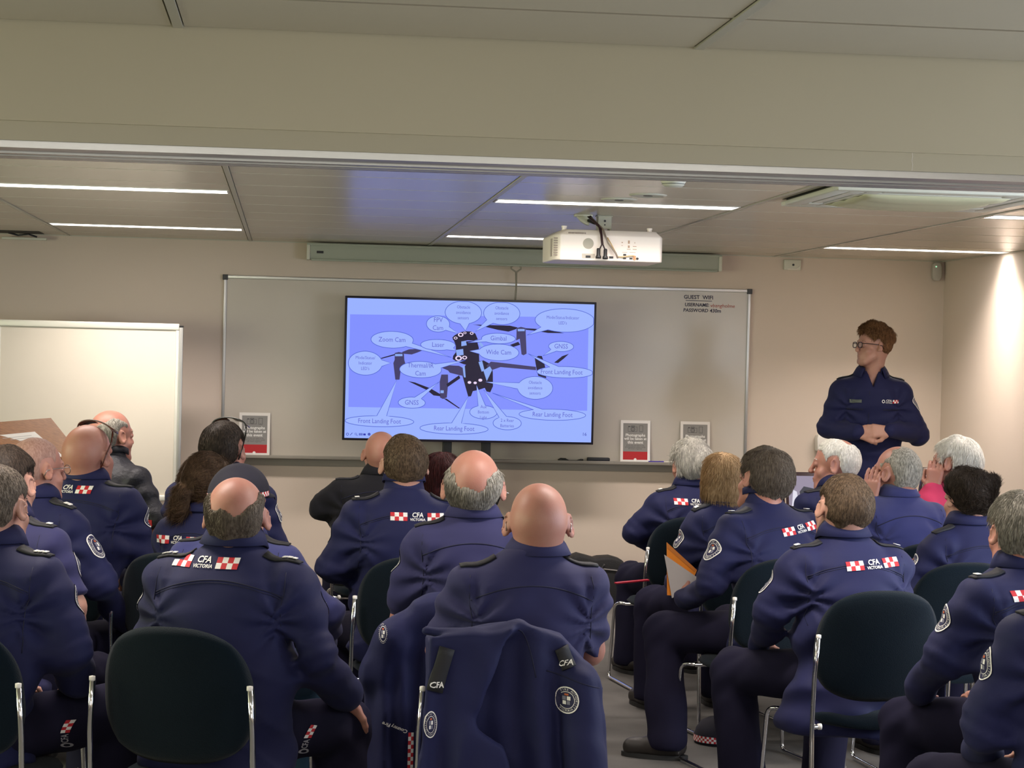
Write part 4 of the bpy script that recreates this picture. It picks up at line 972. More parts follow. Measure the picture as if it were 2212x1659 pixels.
WIRE = mat('wire_frame', (.35, .30, .28, 1), .3, metal=.8); BRIM = mat('browline_frame', (.035, .015, .013, 1), .3)
PL = []
def person(label, hx, hy, top, yaw, head=(0, 0, 0), lean=.06, tilt=0, g=1.0, sw=.175, hs=1.04, dress='jacket', cloth=None, collar='fold', hair=None, skin='fair',
           arms=None, hands=(), legs=None, standing=0, logo=None, patch=(), epaul=(1, 1), pips=0, yoke=True, spectacles=None, shades=None, cap=None, seed=1, fine=.0105,
           short=False, skirt=0, shz=None, extra=None, trousers=None, ear=(1, 1), fat=0, hairk=None, fold=.0062, shade_m=None, shirt_under=None, group=None, vneck=0, colh=.012, hxo=0):
    yr = math.radians(yaw); thick = hair[1] if hair else 0
    skull_top = top-thick*1.1; hz = skull_top-.122*hs
    sh = (hz-.128) if shz is None else shz
    nb = V(tilt+hxo*.8, lean, sh)                                  # base of the neck
    hc = V(tilt*1.12+hxo, lean+.035+head[3] if len(head) > 3 else lean+.035, hz)
    Rh = rot('Z', math.radians(head[0])) @ rot('Y', math.radians(head[2])) @ rot('X', math.radians(head[1]))
    c_, s_ = math.cos(yr), math.sin(yr)
    root = empty('person', (hx-(hc[0]*c_-hc[1]*s_), hy-(hc[0]*s_+hc[1]*c_), 0), yr, label, 'person', group)
    zb = .46 if not standing else .80                       # level of the hips
    def off(z):
        t = np.clip((z-zb)/(sh-zb), 0, 1.2); return tilt*t, lean*t**1.25-.018*np.sin(np.clip(t, 0, 1)*PI)
    lv = [(sh+.085, .058, .060), (sh+.050, .072, .068), (sh+.022, .112, .080), (sh-.010, .155+.03*(sw-.175), .096), (sh-.050, sw+.012, .112), (sh-.13, sw+.020, .122), (sh-.26, sw+.006, .126),
          (zb+.20, sw-.002, .128), (zb+.08, sw+.004, .135), (zb-.03, sw+.010, .138), (zb-.25, sw+.01, .13)]
    if skirt: lv[-2] = (zb-.03, sw+.01+skirt*.6, .15); lv[-1] = (zb-.12, sw+skirt, .18)
    zz = np.array([l[0] for l in lv])[::-1]; aa = np.array([l[1] for l in lv])[::-1].copy(); bb = np.array([l[2] for l in lv])[::-1].copy()
    gg = np.where(zz < sh+.01, g, 1+(g-1)*.4); aa *= gg; bb *= gg**1.3
    zbot = (zb-.015-(.09 if skirt else 0)) if not standing else zb-.10
    def torso(P, shrink=0):
        z = P[:, 2]; ox, oy = off(z); x = P[:, 0]-ox; y = P[:, 1]-oy
        a = np.interp(z, zz, aa)-shrink; b = np.interp(z, zz, bb)-shrink
        y = y*np.where(y > 0, .92, 1.0)
        e = 2.25; k = ((np.abs(x)/a)**e+(np.abs(y)/b)**e)**(1/e)
        d = (k-1)*np.minimum(a, b)*.85
        return d
    ly = lean
    A = {}
    for s in (-1, 1):
        k = 'L' if s < 0 else 'R'
        dft = dict(e=(s*(sw*g+.045), ly+.05, sh-.33), w=(s*.10, ly+.27, max(sh-.42, zb+.15)), h=None)
        A[k] = dict(dft, **((arms or {}).get(k, {}))); A[k]['s'] = (s*(sw*g-.012)+tilt*.95, off(np.array([sh-.06]))[1][0]+.0, sh-.062)
    ru, re, rw = .066*g**.6, .059*g**.5, .048
    def sleeve(P, shrink=0, full=True):
        d = None
        for k in ('L', 'R'):
            a = A[k]; sj, el, wr = V(*a['s']), V(*a['e']), V(*a['w'])
            u = cone(P, sj, el, ru-shrink, re-shrink)
            if full:
                ue = wr-el; L = np.linalg.norm(ue); we = wr-ue/L*.01
                u = smin(u, cone(P, el, we, re-shrink, rw-shrink), .03)
            elif True:
                pass
            d = u if d is None else np.minimum(d, u)
        return d
    def cut_short(P, d):
        for k in ('L', 'R'):
            a = A[k]; sj, el = V(*a['s']), V(*a['e']); ax = (el-sj)/np.linalg.norm(el-sj)
            nearr = np.linalg.norm(P-el, axis=1) < .16
            d = np.where(nearr, np.maximum(d, (P-sj)@ax-np.linalg.norm(el-sj)*.86), d)
        return d
    def cloth_sdf(P):
        d = torso(P); s = sleeve(P, 0, not short)
        if short: s = cut_short(P, s)
        d = smin(d, s, .045)
        d = smax(d, zbot-P[:, 2], .012)
        d = smax(d, P[:, 2]-(sh+.055), .012)
        f1 = waves(P, seed, 16, 6, (1, 1, 1.9)); f2 = waves(P, seed+9, 34, 6, (.7, .7, 1.5))
        lowf = np.clip((sh+.02-P[:, 2])/.3, .15, 1.3)
        armk = np.clip((.05-s)/.05, 0, 1)
        d = d-(fold*1.5*f1*lowf+fold*.55*f2*(.5+.8*armk)*lowf)
        rz = P[:, 2]*30+P[:, 0]*5*np.sign(P[:, 0]-tilt)+2.2*waves(P, seed+31, 7, 5); rg = 1-np.abs(np.sin(rz))
        d = d-fold*.9*(rg**3-.25)*np.clip((sh-.10-P[:, 2])/.2, 0, 1)*(.55+.45*np.sin(P[:, 0]*11+seed))
        if vneck: d = smax(d, np.minimum(.03, (np.minimum(P[:, 2]-(sh-.040), .2)*.34-np.abs(P[:, 0]))*1.0+0)*np.where(P[:, 1] > .02, 1, -1)-np.where(P[:, 1] > .02, 0, 1), .004)
        # creases that run from the armpit and gather at the elbow
        for k in ('L', 'R'):
            a = A[k]; sj, el = V(*a['s']), V(*a['e']); r = P-(sj+V(-.02*(1 if k == 'R' else -1), 0, -.10)); rr = np.linalg.norm(r, axis=1)
            ph = np.arctan2(r[:, 2], np.abs(r[:, 0])+.02)
            d = d-.0035*np.sin(ph*9+seed)*np.exp(-((rr-.10)/.07)**2)*(fold/.0035)
            re_ = np.linalg.norm(P-el, axis=1); ax = (el-sj)/np.linalg.norm(el-sj)
            if not short: d = d-.004*np.sin(((P-el)@ax)*150+seed)*np.exp(-(re_/.08)**2)
        return d
    cloth = cloth or {'jacket': NAVY, 'shirt': SHIRT, 'black': BLACKF, 'pink': PINKF}[dress]
    xs_ = max(abs(A['L']['e'][0]), abs(A['R']['e'][0]), sw*g+.06, sw*g+skirt+.03, abs(A['R']['w'][0]), abs(A['L']['w'][0]))+.09
    ymx = max(A['L']['w'][1], A['R']['w'][1], A['L']['e'][1], A['R']['e'][1], ly+.2)+.10
    st = fine
    v, f = nets(cloth_sdf, axis(-xs_-abs(tilt), xs_+abs(tilt), st), axis(min(-.22, ly-.25), ymx, st*1.15), axis(zbot-.04, max(sh+.10, A['L']['w'][2]+.08, A['R']['w'][2]+.08), st))
    jk = np_mesh('jacket' if dress == 'jacket' else 'shirt', v, f, cloth, root)
    bvh = BVHTree.FromPolygons([tuple(x) for x in v], [tuple(x) for x in f])
    # skin: one continuous surface from the head through the arms to the fingers
    hcaps = []
    for k, hd in (hands or {}).items() if isinstance(hands, dict) else []:
        hcaps += hand_parts(A[k]['w'], hd['d'], hd['n'], 1 if hd.get('t', 1) > 0 else -1, hd.get('c', .5), tc=hd.get('tc', .4), L=hd.get('L', 1.0))
    for k in ('L', 'R'):
        if not isinstance(hands, dict) or k not in hands:
            s = 1 if k == 'R' else -1; hcaps += hand_parts(A[k]['w'], (-s*.5, .75, -.25), (0, -.3, -1), s, .45)
    nk0 = hc+Rh@V(0, -.030, -.055)*hs; nk1 = nb+V(0, -.005, .0)
    def skin_sdf(P):
        q = ((P-hc)@Rh)/hs
        d = head_core(q, fat=fat)*hs
        d = smin(d, cone(P, nk0, nk1, (.056+fat*.8)*hs, .064+fat*.6), .028)
        if fat > 0: d = d-.004*np.sin((q[:, 2]+.07)*190)*np.exp(-((q[:, 2]+.085)/.03)**2)*(q[:, 1] < .0)
        ed = np.where((np.abs(q[:, 0]) > .05) & (np.abs(q[:, 2]) < .07), ears(q, ear[0], ear[1])*hs, .05)
        d = smin(d, ed, .004)
        t = smax(torso(P, .042), sleeve(P, .0)*0+P[:, 2]-(sh+.02), .01)
        d = smin(d, smax(t, (zb+.03)-P[:, 2], .02), .02)
        d = smin(d, sleeve(P, .019), .012)
        return smin(d, hand_sdf(P, hcaps), .006)
    fx = [(hc[0]-.115, hc[0]+.115, .0042)]; fy = [(hc[1]-.13, hc[1]+.14, .0045)]; fz = [(hc[2]-.15, hc[2]+.14, .0042)]
    if isinstance(hands, dict):
        for k in hands:
            w_ = V(*A[k]['w'])+V(*hands[k]['d'])/np.linalg.norm(hands[k]['d'])*.07
            fx.append((w_[0]-.09, w_[0]+.09, .0042)); fy.append((w_[1]-.09, w_[1]+.09, .0045)); fz.append((w_[2]-.09, w_[2]+.09, .0042))
    v, f = nets(skin_sdf, axis(-xs_-abs(tilt), xs_+abs(tilt), .016, fx), axis(min(-.2, hc[1]-.2), max(ymx+.12, hc[1]+.16), .016, fy), axis(zb-.0, max(skull_top+.03, .2), .016, fz))
    body = np_mesh('body', v, f, SK[skin], root)
    Mh = Matrix.Translation(Vector(hc)) @ Matrix(Rh.tolist()).to_4x4() @ Matrix.Scale(hs, 4)
    def hp(name, v, f, m, parent=root, smooth=True):
        vv = (np.asarray(v)*hs)@Rh.T+hc; return np_mesh(name, vv, f, m, parent, smooth)
    def hmb(mb, name, ma, parent=root, **k):
        mb.v = [tuple(Mh @ Vector(p)) for p in mb.v]; return mb.build(name, ma, parent, **k)
    m = MB()
    for s in (-1, 1): m.lathe([(.0005, .0135), (.006, .012), (.0112, .006), (.0128, 0), (.011, -.006), (.001, -.0125)], (s*.031, .0775, .010), 14, axis='y')
    m.v = [(x, y, .010+(z-.010)*.62) for x, y, z in m.v]
    hmb(m, 'eyes', EYEW, smooth=True)
    m = MB()
    for s in (-1, 1): m.lathe([(.0005, .0142), (.0055, .0128), (.0055, .011)], (s*.031, .0777, .010), 12, axis='y')
    hmb(m, 'irises', IRIS)
    # hair: scalp volume with locks on it
    if hair:
        hk = dict(length=.028, n=4500, lift=.14, rand=.3, width=.00062, comb=None, down=.6, fluff=.0025, whorl=(0, -.03, .13), nap=0.0, topk=0.0); hk.update(hairk or {})
        if extra is None and hk['length'] <= .023 and not hk['topk']: hk['length'] *= .62; hk['nap'] -= .010; hk['width'] *= .85
        hv, hf, F = hair_mesh(hair[0], thick, seed, noise_a=hk['fluff'], extra=extra, nap=hk['nap'], topk=hk['topk'])
        sv, sf = strands(hv, hf, F, int(hk['n']*1.35), hk['length'], seed, hk['lift'], hk['rand'], hk['width'], hk['whorl'], hk['comb'], hk['down'], hk['topk'] > 0, extra is None)
        sf = sf+len(hv); hp('hair', np.concatenate([hv, sv]), np.concatenate([hf, sf]), HM[hair[2]])
        m = MB()
        for s in (-1, 1): m.tube([(s*.016, .0885, .029), (s*.03, .0872, .034), (s*.046, .0765, .030)], [.0022, .0028, .0016], 6)
        hmb(m, 'eyebrows', HM[hair[2]], smooth=True)
    # garment details
    def surf(P3, d, o=.003): return project(bvh, [P3], d, o)[0]
    if collar:
        prof = {'stand': [(.104, -.012), (.082, .014), (.072, .045), (.073, .074), (.079, .071), (.084, .046)], 'fold': [(.070, .035), (.066, .062), (.070, .070), (.084, .050), (.100, .024)],
                'round': [(.078, .028), (.072, .040), (.069, .048)]}[collar]
        m = MB(); N = 36; open_ = math.radians(26 if not vneck else 42)
        for r, dz in prof:
            for i in range(N+1):
                a = PI/2+open_+(2*PI-2*open_)*i/N; x, y = r*math.cos(a)*1.02, r*math.sin(a)*.98
                oz = -.30*(y if y > -.02 else -.02)-.012
                ox, oy = off(np.array([sh+dz])); m.v.append((x+float(ox[0])+hxo*.8, y+float(oy[0])+.008+ .25*dz, sh+dz+oz*.9+.012+colh*min(1, dz/.04)))
        for j in range(len(prof)-1):
            for i in range(N): m.f.append((j*(N+1)+i, j*(N+1)+i+1, (j+1)*(N+1)+i+1, (j+1)*(N+1)+i)); m.m.append(0)
        m.build('collar', cloth if shirt_under is None else cloth, jk, smooth=True, solid=.005)
    if yoke:
        for w0, dz0, dr, rr in ((sw*g*.93, -.045, .045, .0022),) + (((sw*g*.93, -.052, .045, .0014),) if dress == 'jacket' else ()):
            pts = []
            for i in range(25):
                t = -1+2*i/24; pts.append((tilt*.9+t*w0, -1, sh+dz0-dr*t*t))
            pr = [p for p in project(bvh, pts, (0, 1, 0), .0002) if p is not None]
            if len(pr) > 3: MB().tube(pr, rr, 6).build('yoke_seam', SEAM, jk, smooth=True)
        for s in (-1, 1):
            pts = [(tilt*.9+s*(sw*g*.93+.004*math.sin(i)), -1, sh-.02-i*.03) for i in range(9)]
            pr = [p for p in project(bvh, pts, (0, 1, 0), .0002) if p is not None]
            if len(pr) > 3: MB().tube(pr, .0015, 5).build('armhole_seam', SEAM, jk, smooth=True)
    if logo:
        lx, lz, sc, ang = logo
        back_logo(lambda u, v: (tilt*.9+lx+u, -1.2, sh+lz+v), bvh, jk, 0, 0, sc, math.radians(ang), italic=0)
    for i, s in enumerate((-1, 1)):
        if epaul and epaul[i]:
            w_ = .021; x0, x1 = .096*g, sw*g+.012; n = 6
            g_ = [(tilt*.97+s*(x0+(x1-x0)*q/n), off(np.array([sh-.02]))[1][0]-.012+(j-1)*w_*(1 if q < n else .8), sh+.5) for j in range(3) for q in range(n+1)]
            p = project(bvh, g_, (0, 0, -1), .004)
            if all(q is not None for q in p):
                m = MB(); m.add(p, [(j*(n+1)+q, j*(n+1)+q+1, (j+1)*(n+1)+q+1, (j+1)*(n+1)+q) for j in range(2) for q in range(n)])
                ep = m.build('epaulette', EPAU, jk, solid=.005, smooth=True)
                if pips:
                    m = MB()
                    for c in range(pips if pips > 0 else 1):
                        xx = x1-.020-.0145*c; hw = .0055 if pips > 1 else .008
                        qd = [(tilt*.97+s*(xx+a*hw), off(np.array([sh-.02]))[1][0]-.012+b*.0095, sh+.5) for a, b in ((-1, -1), (1, -1), (1, 1), (-1, 1))]
                        pq = project(bvh, qd, (0, 0, -1), .0105)
                        if all(q is not None for q in pq): m.add(pq, [(0, 1, 2, 3)])
                    if m.f: m.build('rank_pip', BWHT, ep, solid=.002)
    for pt in patch:
        s, dz, dy, det = pt
        d = Decal(bvh, lambda u, v, s=s, dz=dz, dy=dy: (s*1.2, off(np.array([sh-.1]))[1][0]+dy+u*s, sh+dz+v), (-s, 0, 0))
        crest(d, 0, 0, .036, .043, det); d.build('shoulder_patch', CRESTM, jk)
    # trousers and boots
    K = legs or {}
    if not standing:
        kn = K.get('k', [(-.17, .46, .50), (.17, .46, .50)]); an = K.get('a', [(-.17, .44, .11), (.17, .44, .11)])
    else:
        kn = [(-.11, .03, .48), (.11, .03, .48)]; an = [(-.12, .0, .10), (.12, .0, .10)]
    hipz = .545 if not standing else .88
    def trou(P):
        d = ell(P, (0, .02, hipz), (.165*g, .135, .10))
        for s, k_, a_ in zip((-1, 1), kn, an):
            k_ = V(*k_); a_ = V(*a_)
            t = smin(cone(P, (s*.09, .04, hipz-.0), k_, .098, .084), cone(P, k_, a_-V(0, 0, .03), .082, .086), .03)
            t = t-.0045*waves(P, seed+20+s, 30, 6, (1, .8, .6))-.006*np.sin((P[:, 2]+P[:, 1])*60+seed)*np.exp(-(np.linalg.norm(P-k_, axis=1)/.12)**2)
            d = smin(d, t, .03)
        return smax(d, .042-P[:, 2], .01)
    pts = np.array(kn+an); big = fine < .0104
    v, f = nets(trou, axis(min(pts[:, 0].min(), -.17*g)-.12, max(pts[:, 0].max(), .17*g)+.12, .014 if big else .02), axis(-.20, max(pts[:, 1].max(), .2)+.13, .014 if big else .02), axis(.03, (.68 if not standing else 1.0), .014 if big else .02), 3)
    tr = np_mesh('trousers', v, f, trousers or TROU, root)
    if K.get('logo'):
        lx, lz, an_ = K['logo']; tb_ = BVHTree.FromPolygons([tuple(x) for x in v], [tuple(x) for x in f]); ca, sa = math.cos(an_), math.sin(an_)
        fn = lambda u, w_: (lx+u*ca-w_*sa, -1, lz+u*sa+w_*ca)
        d = Decal(tb_, fn, (0, 1, 0))
        for i in range(4):
            for j in range(2): d.quad(.0+i*.0085, .0085+i*.0085, -.007+j*.007, j*.007, (i+j) % 2, .003, 1)
        d.build('checker_badge', [BRED, BWHT], tr)
        d = Decal(tb_, fn, (0, 1, 0)); d.text('CFA', .015, -.018, -.001, 0, .003, True); d.disc(-.042, -.001, .009, .009, .55, 0, .003); d.build('thigh_lettering', [mat('badge_dull', (.35, .34, .38, 1), .7)], tr)
    for a_, s in zip(an, (-1, 1)): add_boot(root, a_[0], a_[1]-.01, 0, K.get('f', (0.1, -.1))[0 if s < 0 else 1])
    # things worn on the head
    if spectacles:
        m = MB(); fr = spectacles
        thick_ = .0030 if fr is BRIM else .0016
        for s in (-1, 1):
            sq = .62 if fr is BRIM else .95
            m.tube([(s*.031+.023*math.copysign(abs(math.cos(a))**sq, math.cos(a)), .1045-.025*abs(.022*math.cos(a)+.011), .008+.0165*math.copysign(abs(math.sin(a))**sq, math.sin(a))) for a in [2*PI*k/24 for k in range(25)]], thick_, 5, caps=False)
            m.tube([(s*.053, .101, .016), (s*.072, .085, .018), (s*.086, .01, .014), (s*.090, -.012, .010), (s*.088, -.022, -.010)], .0026 if fr is BRIM else .0017, 5)
        m.tube([(-.010, .1045, .010), (0, .108, .013), (.010, .1045, .010)], .0015, 5)
        gl = hmb(m, 'spectacles', fr, smooth=True)
        m = MB()
        for s in (-1, 1): m.poly([(s*.031+.021*math.cos(a), .1035, .008+.015*math.sin(a)) for a in [2*PI*k/16 for k in range(16)]])
        hmb(m, 'lenses', LENS, gl, fix=False)
    if shades:
        fm, zlift = shades
        m = MB(); R_ = .095; zt = .098+zlift
        arc = [(.083*math.sin(a), .040, zt+.036*math.cos(a)) for a in [math.radians(-88+176*k/18) for k in range(19)]]
        m.tube(arc, .0032, 7)
        for s in (-1, 1): m.tube([(s*.083, .040, zt), (s*.091, .022, zt-.030), (s*.094, -.015, .020), (s*.092, -.042, -.020)], [.004, .0032, .0026, .003], 7)
        gl = hmb(m, 'sunglasses', fm, smooth=True)
        m = MB()
        for s in (-1, 1):
            top_ = [arc[i] for i in (range(10, 18) if s > 0 else range(1, 9))]; m2 = []
            k = len(top_)
            m.add(top_+[(x, y+.034, z-.018) for x, y, z in top_], [(i, i+1, i+1+k, i+k) for i in range(k-1)])
        hmb(m, 'tinted_lenses', TLENS, gl, solid=.002, smooth=True)
    if cap:
        def capf(P):
            d = ell(P, (0, -.006, .038), (.094, .116, .104)); return smax(d, .030-P[:, 2]-.08*np.maximum(P[:, 1], 0)-.06*np.minimum(P[:, 1], 0)*0, .004)-.0008*waves(P, seed, 60, 4)
        cv, cf = nets(capf, axis(-.12, .12, .006), axis(-.14, .14, .006), axis(-.02, .17, .006)); cp = hp('cap', cv, cf, mat('cap_cloth', (.012, .011, .022, 1), .85, bump=(500, .2, .001)))
        m = MB()
        for j, (y_, z_) in enumerate([(.085, .036), (.13, .030), (.165, .020)]):
            for i in range(11): a = (-1+i/5); m.v.append((a*(.072-.012*j), y_-(.035 if j == 0 else .018*j)*a*a, z_-.012*a*a))
        for j in range(2):
            for i in range(10): m.f.append((j*11+i, j*11+i+1, (j+1)*11+i+1, (j+1)*11+i)); m.m.append(0)
        hmb(m, 'peak', mat('cap_cloth', (.012, .011, .022, 1), .85), cp, solid=.004, smooth=True)
        m = MB(); n = 56
        for i in range(n):
            for j in range(2):
                a, b = math.radians(-115+230*i/n)-PI/2, math.radians(-115+230*(i+1)/n)-PI/2
                a, b = [q for q in (a, b)]
                z0 = .034+j*.008; m.add([(.0955*math.cos(q)*1.0, -.006+.1175*math.sin(q), z_) for q, z_ in ((a, z0), (b, z0), (b, z0+.008), (a, z0+.008))], [(0, 1, 2, 3)], (i+j) % 2)
        hmb(m, 'checker_band', [BRED, BWHT], cp, fix=False)
    PL.append((root, math.degrees(yr)))
    return root, jk, bvh, dict(sh=sh, hc=hc, Rh=Rh, hs=hs, off=off, A=A)

# ------------------------------------------------------------------ stacking chairs
CHF = mat('chair_fabric', (.0025, .0075, .013, 1), .95, noise=(3, .15), bump=(350, .5, .003), spec=.05, sheen=.07)
def make_chair():
    r = empty('chair', (0, 0, 0)); n = 2.7
    def pad(w_, h_, th, fn, name, bulge=.012, nx=22, ny=18, taper=0):
        m = MB(); P = {}
        for side in (0, 1):
            for j in range(ny+1):
                for i in range(nx+1):
                    u, v_ = -1+2*i/nx, -1+2*j/ny
                    # square to superellipse
                    x = u*math.sqrt(max(0, 1-.40*v_*v_*abs(v_)**.7)); y = v_*math.sqrt(max(0, 1-.40*u*u*abs(u)**.7)); r2 = min(1, max(abs(u), abs(v_)))
                    e = (1-r2**6); d = (th/2+bulge*(1-r2*r2))*e**.5 if e > 0 else 0
                    m.v.append(tuple(fn(x*w_/2*(1+taper*y), y*h_/2, d if side else -d)))
        k = (nx+1)*(ny+1)
        for j in range(ny):
            for i in range(nx):
                a = j*(nx+1)+i; q = (a, a+1, a+nx+2, a+nx+1); m.f.append(q); m.m.append(0); m.f.append(tuple(k+z for z in reversed(q))); m.m.append(0)
        o = m.build(name, CHF, r, smooth=True)
        bm = bmesh.new(); bm.from_mesh(o.data); bmesh.ops.remove_doubles(bm, verts=bm.verts, dist=.0004); bmesh.ops.recalc_face_normals(bm, faces=bm.faces); bm.to_mesh(o.data); bm.free()
        return o
    tl = math.radians(9)
    pad(.455, .40, .036, lambda x, y, d: (x, -.255-math.sin(tl)*y+d*math.cos(tl)+.9*x*x-.0, .695+math.cos(tl)*y+d*math.sin(tl)), 'backrest', .006, taper=-.04)
    pad(.46, .45, .045, lambda x, y, d: (x, .0+y, .432+d-.5*x*x*0-.025*(max(0, y-.1)/.12)**2*.5-.03*(max(0, -y-.12)/.1)**2*(1-(x/.23)**2)), 'seat', .006)
    def fillet(pts, rad=.035, k=5):
        out = [Vector(pts[0])]
        for i in range(1, len(pts)-1):
            p, a, b = Vector(pts[i]), Vector(pts[i-1]), Vector(pts[i+1]); da = (a-p).normalized()*rad; db = (b-p).normalized()*rad
            for t in range(k+1): t /= k; out.append((p+da)*(1-t)**2+p*2*t*(1-t)+(p+db)*t*t)
        out.append(Vector(pts[-1])); return out
    for s in (-1, 1):
        x = s*.245
        m = MB(); m.tube(fillet([(x*.965, -.275, .735), (x, -.268, .60), (x, -.255, .40), (x*1.04, -.30, .012), (x*1.04, .27, .012), (x*.98, .235, .40), (x*.80, .17, .405)]), .0085, 10)
        m.build('frame', CHROME, r, smooth=True)
        m = MB(); m.tube([(x, -.255, .415), (s*.205, -.215, .412), (s*.17, -.15, .405)], .007, 8); m.build('seat_bracket', CHROME, r, smooth=True)
        m = MB(); m.lathe([(0, .741), (.0088, .739), (.0090, .729), (.0086, .727)], (x*.965, -.275, 0), 12); m.build('end_cap', WHITEP, r, smooth=True); m = MB(); m.lathe([(.0, -.010), (.011, -.006), (.011, .006), (0, .010)], (s*.205, -.222, .413), 10, axis='x'); m.build('bracket_bolt', WHITEP, r, smooth=True)
    for y in (-.15, .17): MB().tube([(-.205, y, .402), (.205, y, .402)], .008, 8).build('crossbar', CHROME, r, smooth=True)
    return r
CHAIR0 = make_chair(); CH_USED = [False]
def chair(x, y, yaw, lab):
    if not CH_USED[0]: o = CHAIR0; CH_USED[0] = True
    else: o = copy_tree(CHAIR0)
    o.location = (x, y, 0); o.rotation_euler = (0, 0, math.radians(yaw)); tag(o, lab, 'chair', 'audience chairs'); return o

# ================================================================== jackets hung over the chair backs
def poly_sdf2(u, w_, pts):
    """signed distance to a closed outline in the plane"""
    P = np.stack([u, w_], 1); d = np.full(len(P), 1e9); ins = np.zeros(len(P), bool); n = len(pts)
    for i in range(n):
        a = np.array(pts[i], float); b = np.array(pts[(i+1) % n], float); e = b-a; t = np.clip(((P-a)@e)/(e@e), 0, 1)
        d = np.minimum(d, np.linalg.norm(P-a-t[:, None]*e, axis=1))
        c = (a[1] > P[:, 1]) != (b[1] > P[:, 1]); xx = (b[0]-a[0])*(P[:, 1]-a[1])/(b[1]-a[1]+1e-12)+a[0]
        ins ^= c & (P[:, 0] < xx)
    return np.where(ins, -d, d)
def slab(P, pts, yc, th, fold_k=0, fold_a=0, fan=(0, 1.2), ph=0):
    x, y, z = P[:, 0], P[:, 1], P[:, 2]; o = poly_sdf2(x, z, pts)
    u = (x-fan[0])/(1+.9*np.maximum(0, fan[1]-z))
    w_ = fold_a*np.clip((fan[1]-z)/.30, 0, 1.2)*(np.sin(u*fold_k+ph)+.5*np.sin(u*fold_k*2.1+1.3+4*z+ph))
    yy = y-(yc(x, z) if callable(yc) else yc)+w_
    return smax(o, np.abs(yy)-th, .022)
def hung_jacket(lab, cx, cy, yaw, sdf, lo, hi, dec):
    r = empty('hung_jacket', (cx, cy, 0), math.radians(yaw), lab, 'jacket')
    v, f = nets(sdf, axis(lo[0], hi[0], .0085), axis(lo[1], hi[1], .0085), axis(lo[2], hi[2], .0085))
    o = np_mesh('shell', v, f, NAVY, r); b = BVHTree.FromPolygons([tuple(x) for x in v], [tuple(x) for x in f]); dec(b, r); return r
def sdf5(P):
    back = slab(P, [(-.235, .885), (-.12, .90), (0, .925), (.05, .918), (.15, .89), (.225, .815), (.255, .745), (.268, .55), (.272, .30), (-.20, .30), (-.225, .60)], lambda x, z: -.300-.02*(.92-z), .050, 34, .024, (.02, .95))
    sl_ = cone(P, (.195, -.35, .76), (.225, -.40, .34), .055, .062)
    flap = slab(P, [(-.238, .905), (-.10, .905), (.0, .915), (-.045, .80), (-.115, .62), (-.165, .45), (-.175, .30), (-.262, .30), (-.255, .60), (-.245, .78)], lambda x, z: -.375-.035*(.9-z), .016, 40, .013, (-.1, .9), 1)
    roll = smin(cone(P, (-.235, -.335, .905), (-.10, -.345, .888), .020, .026), cone(P, (-.10, -.345, .888), (.02, -.33, .915), .026, .022), .02)
    low = slab(P, [(-.12, .66), (-.02, .60), (.10, .30), (-.18, .30)], lambda x, z: -.395-.08*(.66-z), .018, 30, .012, (0, .7), 2)
    d = smin(smin(back, sl_, .04), smin(flap, roll, .03), .012); d = smin(d, low, .03)
    return d-.004*waves(P, 61, 22, 6, (1, 1, .5))-.002*waves(P, 62, 50, 6)
def dec5(b, r):
    fn = lambda u, v: (u, -1.0, v)
    d = Decal(b, fn, (0, 1, 0)); crest(d, .157, .722, .031, .037, True); d.build('shoulder_patch', CRESTM, r); d = Decal(b, fn, (0, 1, 0)); crest(d, -.222, .655, .018, .037, True); d.build('shoulder_patch', CRESTM, r)
    for x0, z0, x1, z1, w_ in ((-.180, .865, -.212, .745, .022), (.140, .862, .165, .805, .019)):
        n = 6; dx, dz = x1-x0, z1-z0; L = math.hypot(dx, dz); nx_, nz_ = -dz/L*w_, dx/L*w_
        p = project(b, [(x0+dx*q/n+nx_*s, -1, z0+dz*q/n+nz_*s) for s in (-1, 0, 1) for q in range(n+1)], (0, 1, 0), .006)
        if any(q is None for q in p): continue
        m = MB(); m.add(p, [(j*(n+1)+q, j*(n+1)+q+1, (j+1)*(n+1)+q+1, (j+1)*(n+1)+q) for j in range(2) for q in range(n)]); ep = m.build('epaulette', EPAU, r, solid=.006, smooth=True)
        d = Decal(b, fn, (0, 1, 0)); d.text('CFA', .022, x1+(.004 if x0 < 0 else -.01), z1+(.018 if x0 < 0 else .012), 0, .0105, True, .1); d.build('epaulette_lettering', [BWHT], ep)
    pr_ = [p for p in project(b, [(.02+.05*t, -1, .912-.13*t*t) for t in [i/10 for i in range(11)]], (0, 1, 0), .0003) if p]
    MB().tube(pr_, .0018, 6).build('seam', SEAM, r, smooth=True)
    pr_ = [p for p in project(b, [(.10+.16*t, -1, .80-.05*t) for t in [i/10 for i in range(11)]], (0, 1, 0), .0003) if p]
    MB().tube(pr_, .0018, 6).build('seam', SEAM, r, smooth=True)
def sdf4(P):
    back = slab(P, [(-.22, .86), (-.08, .905), (.10, .905), (.23, .86), (.26, .70), (.25, .30), (-.27, .20), (-.25, .6)], lambda x, z: -.300-.02*(.92-z), .048, 34, .014, (0, .95))
    d = cone(P, (-.16, -.30, .83), (-.285, -.31, .745), .055, .060)
    d = smin(d, cone(P, (-.285, -.31, .745), (-.335, -.30, .62), .060, .055), .03)
    d = smin(d, slab(P, [(-.365, .66), (-.30, .70), (-.20, .74), (-.16, .5), (-.15, .12), (-.385, .12), (-.375, .45)], lambda x, z: -.31-.03*(.7-z), .042, 46, .022, (-.27, .85), 2), .03)
    d = smin(back, d, .03)
    return d-.004*waves(P, 71, 22, 6, (1, 1, .5))-.002*waves(P, 72, 50, 6)
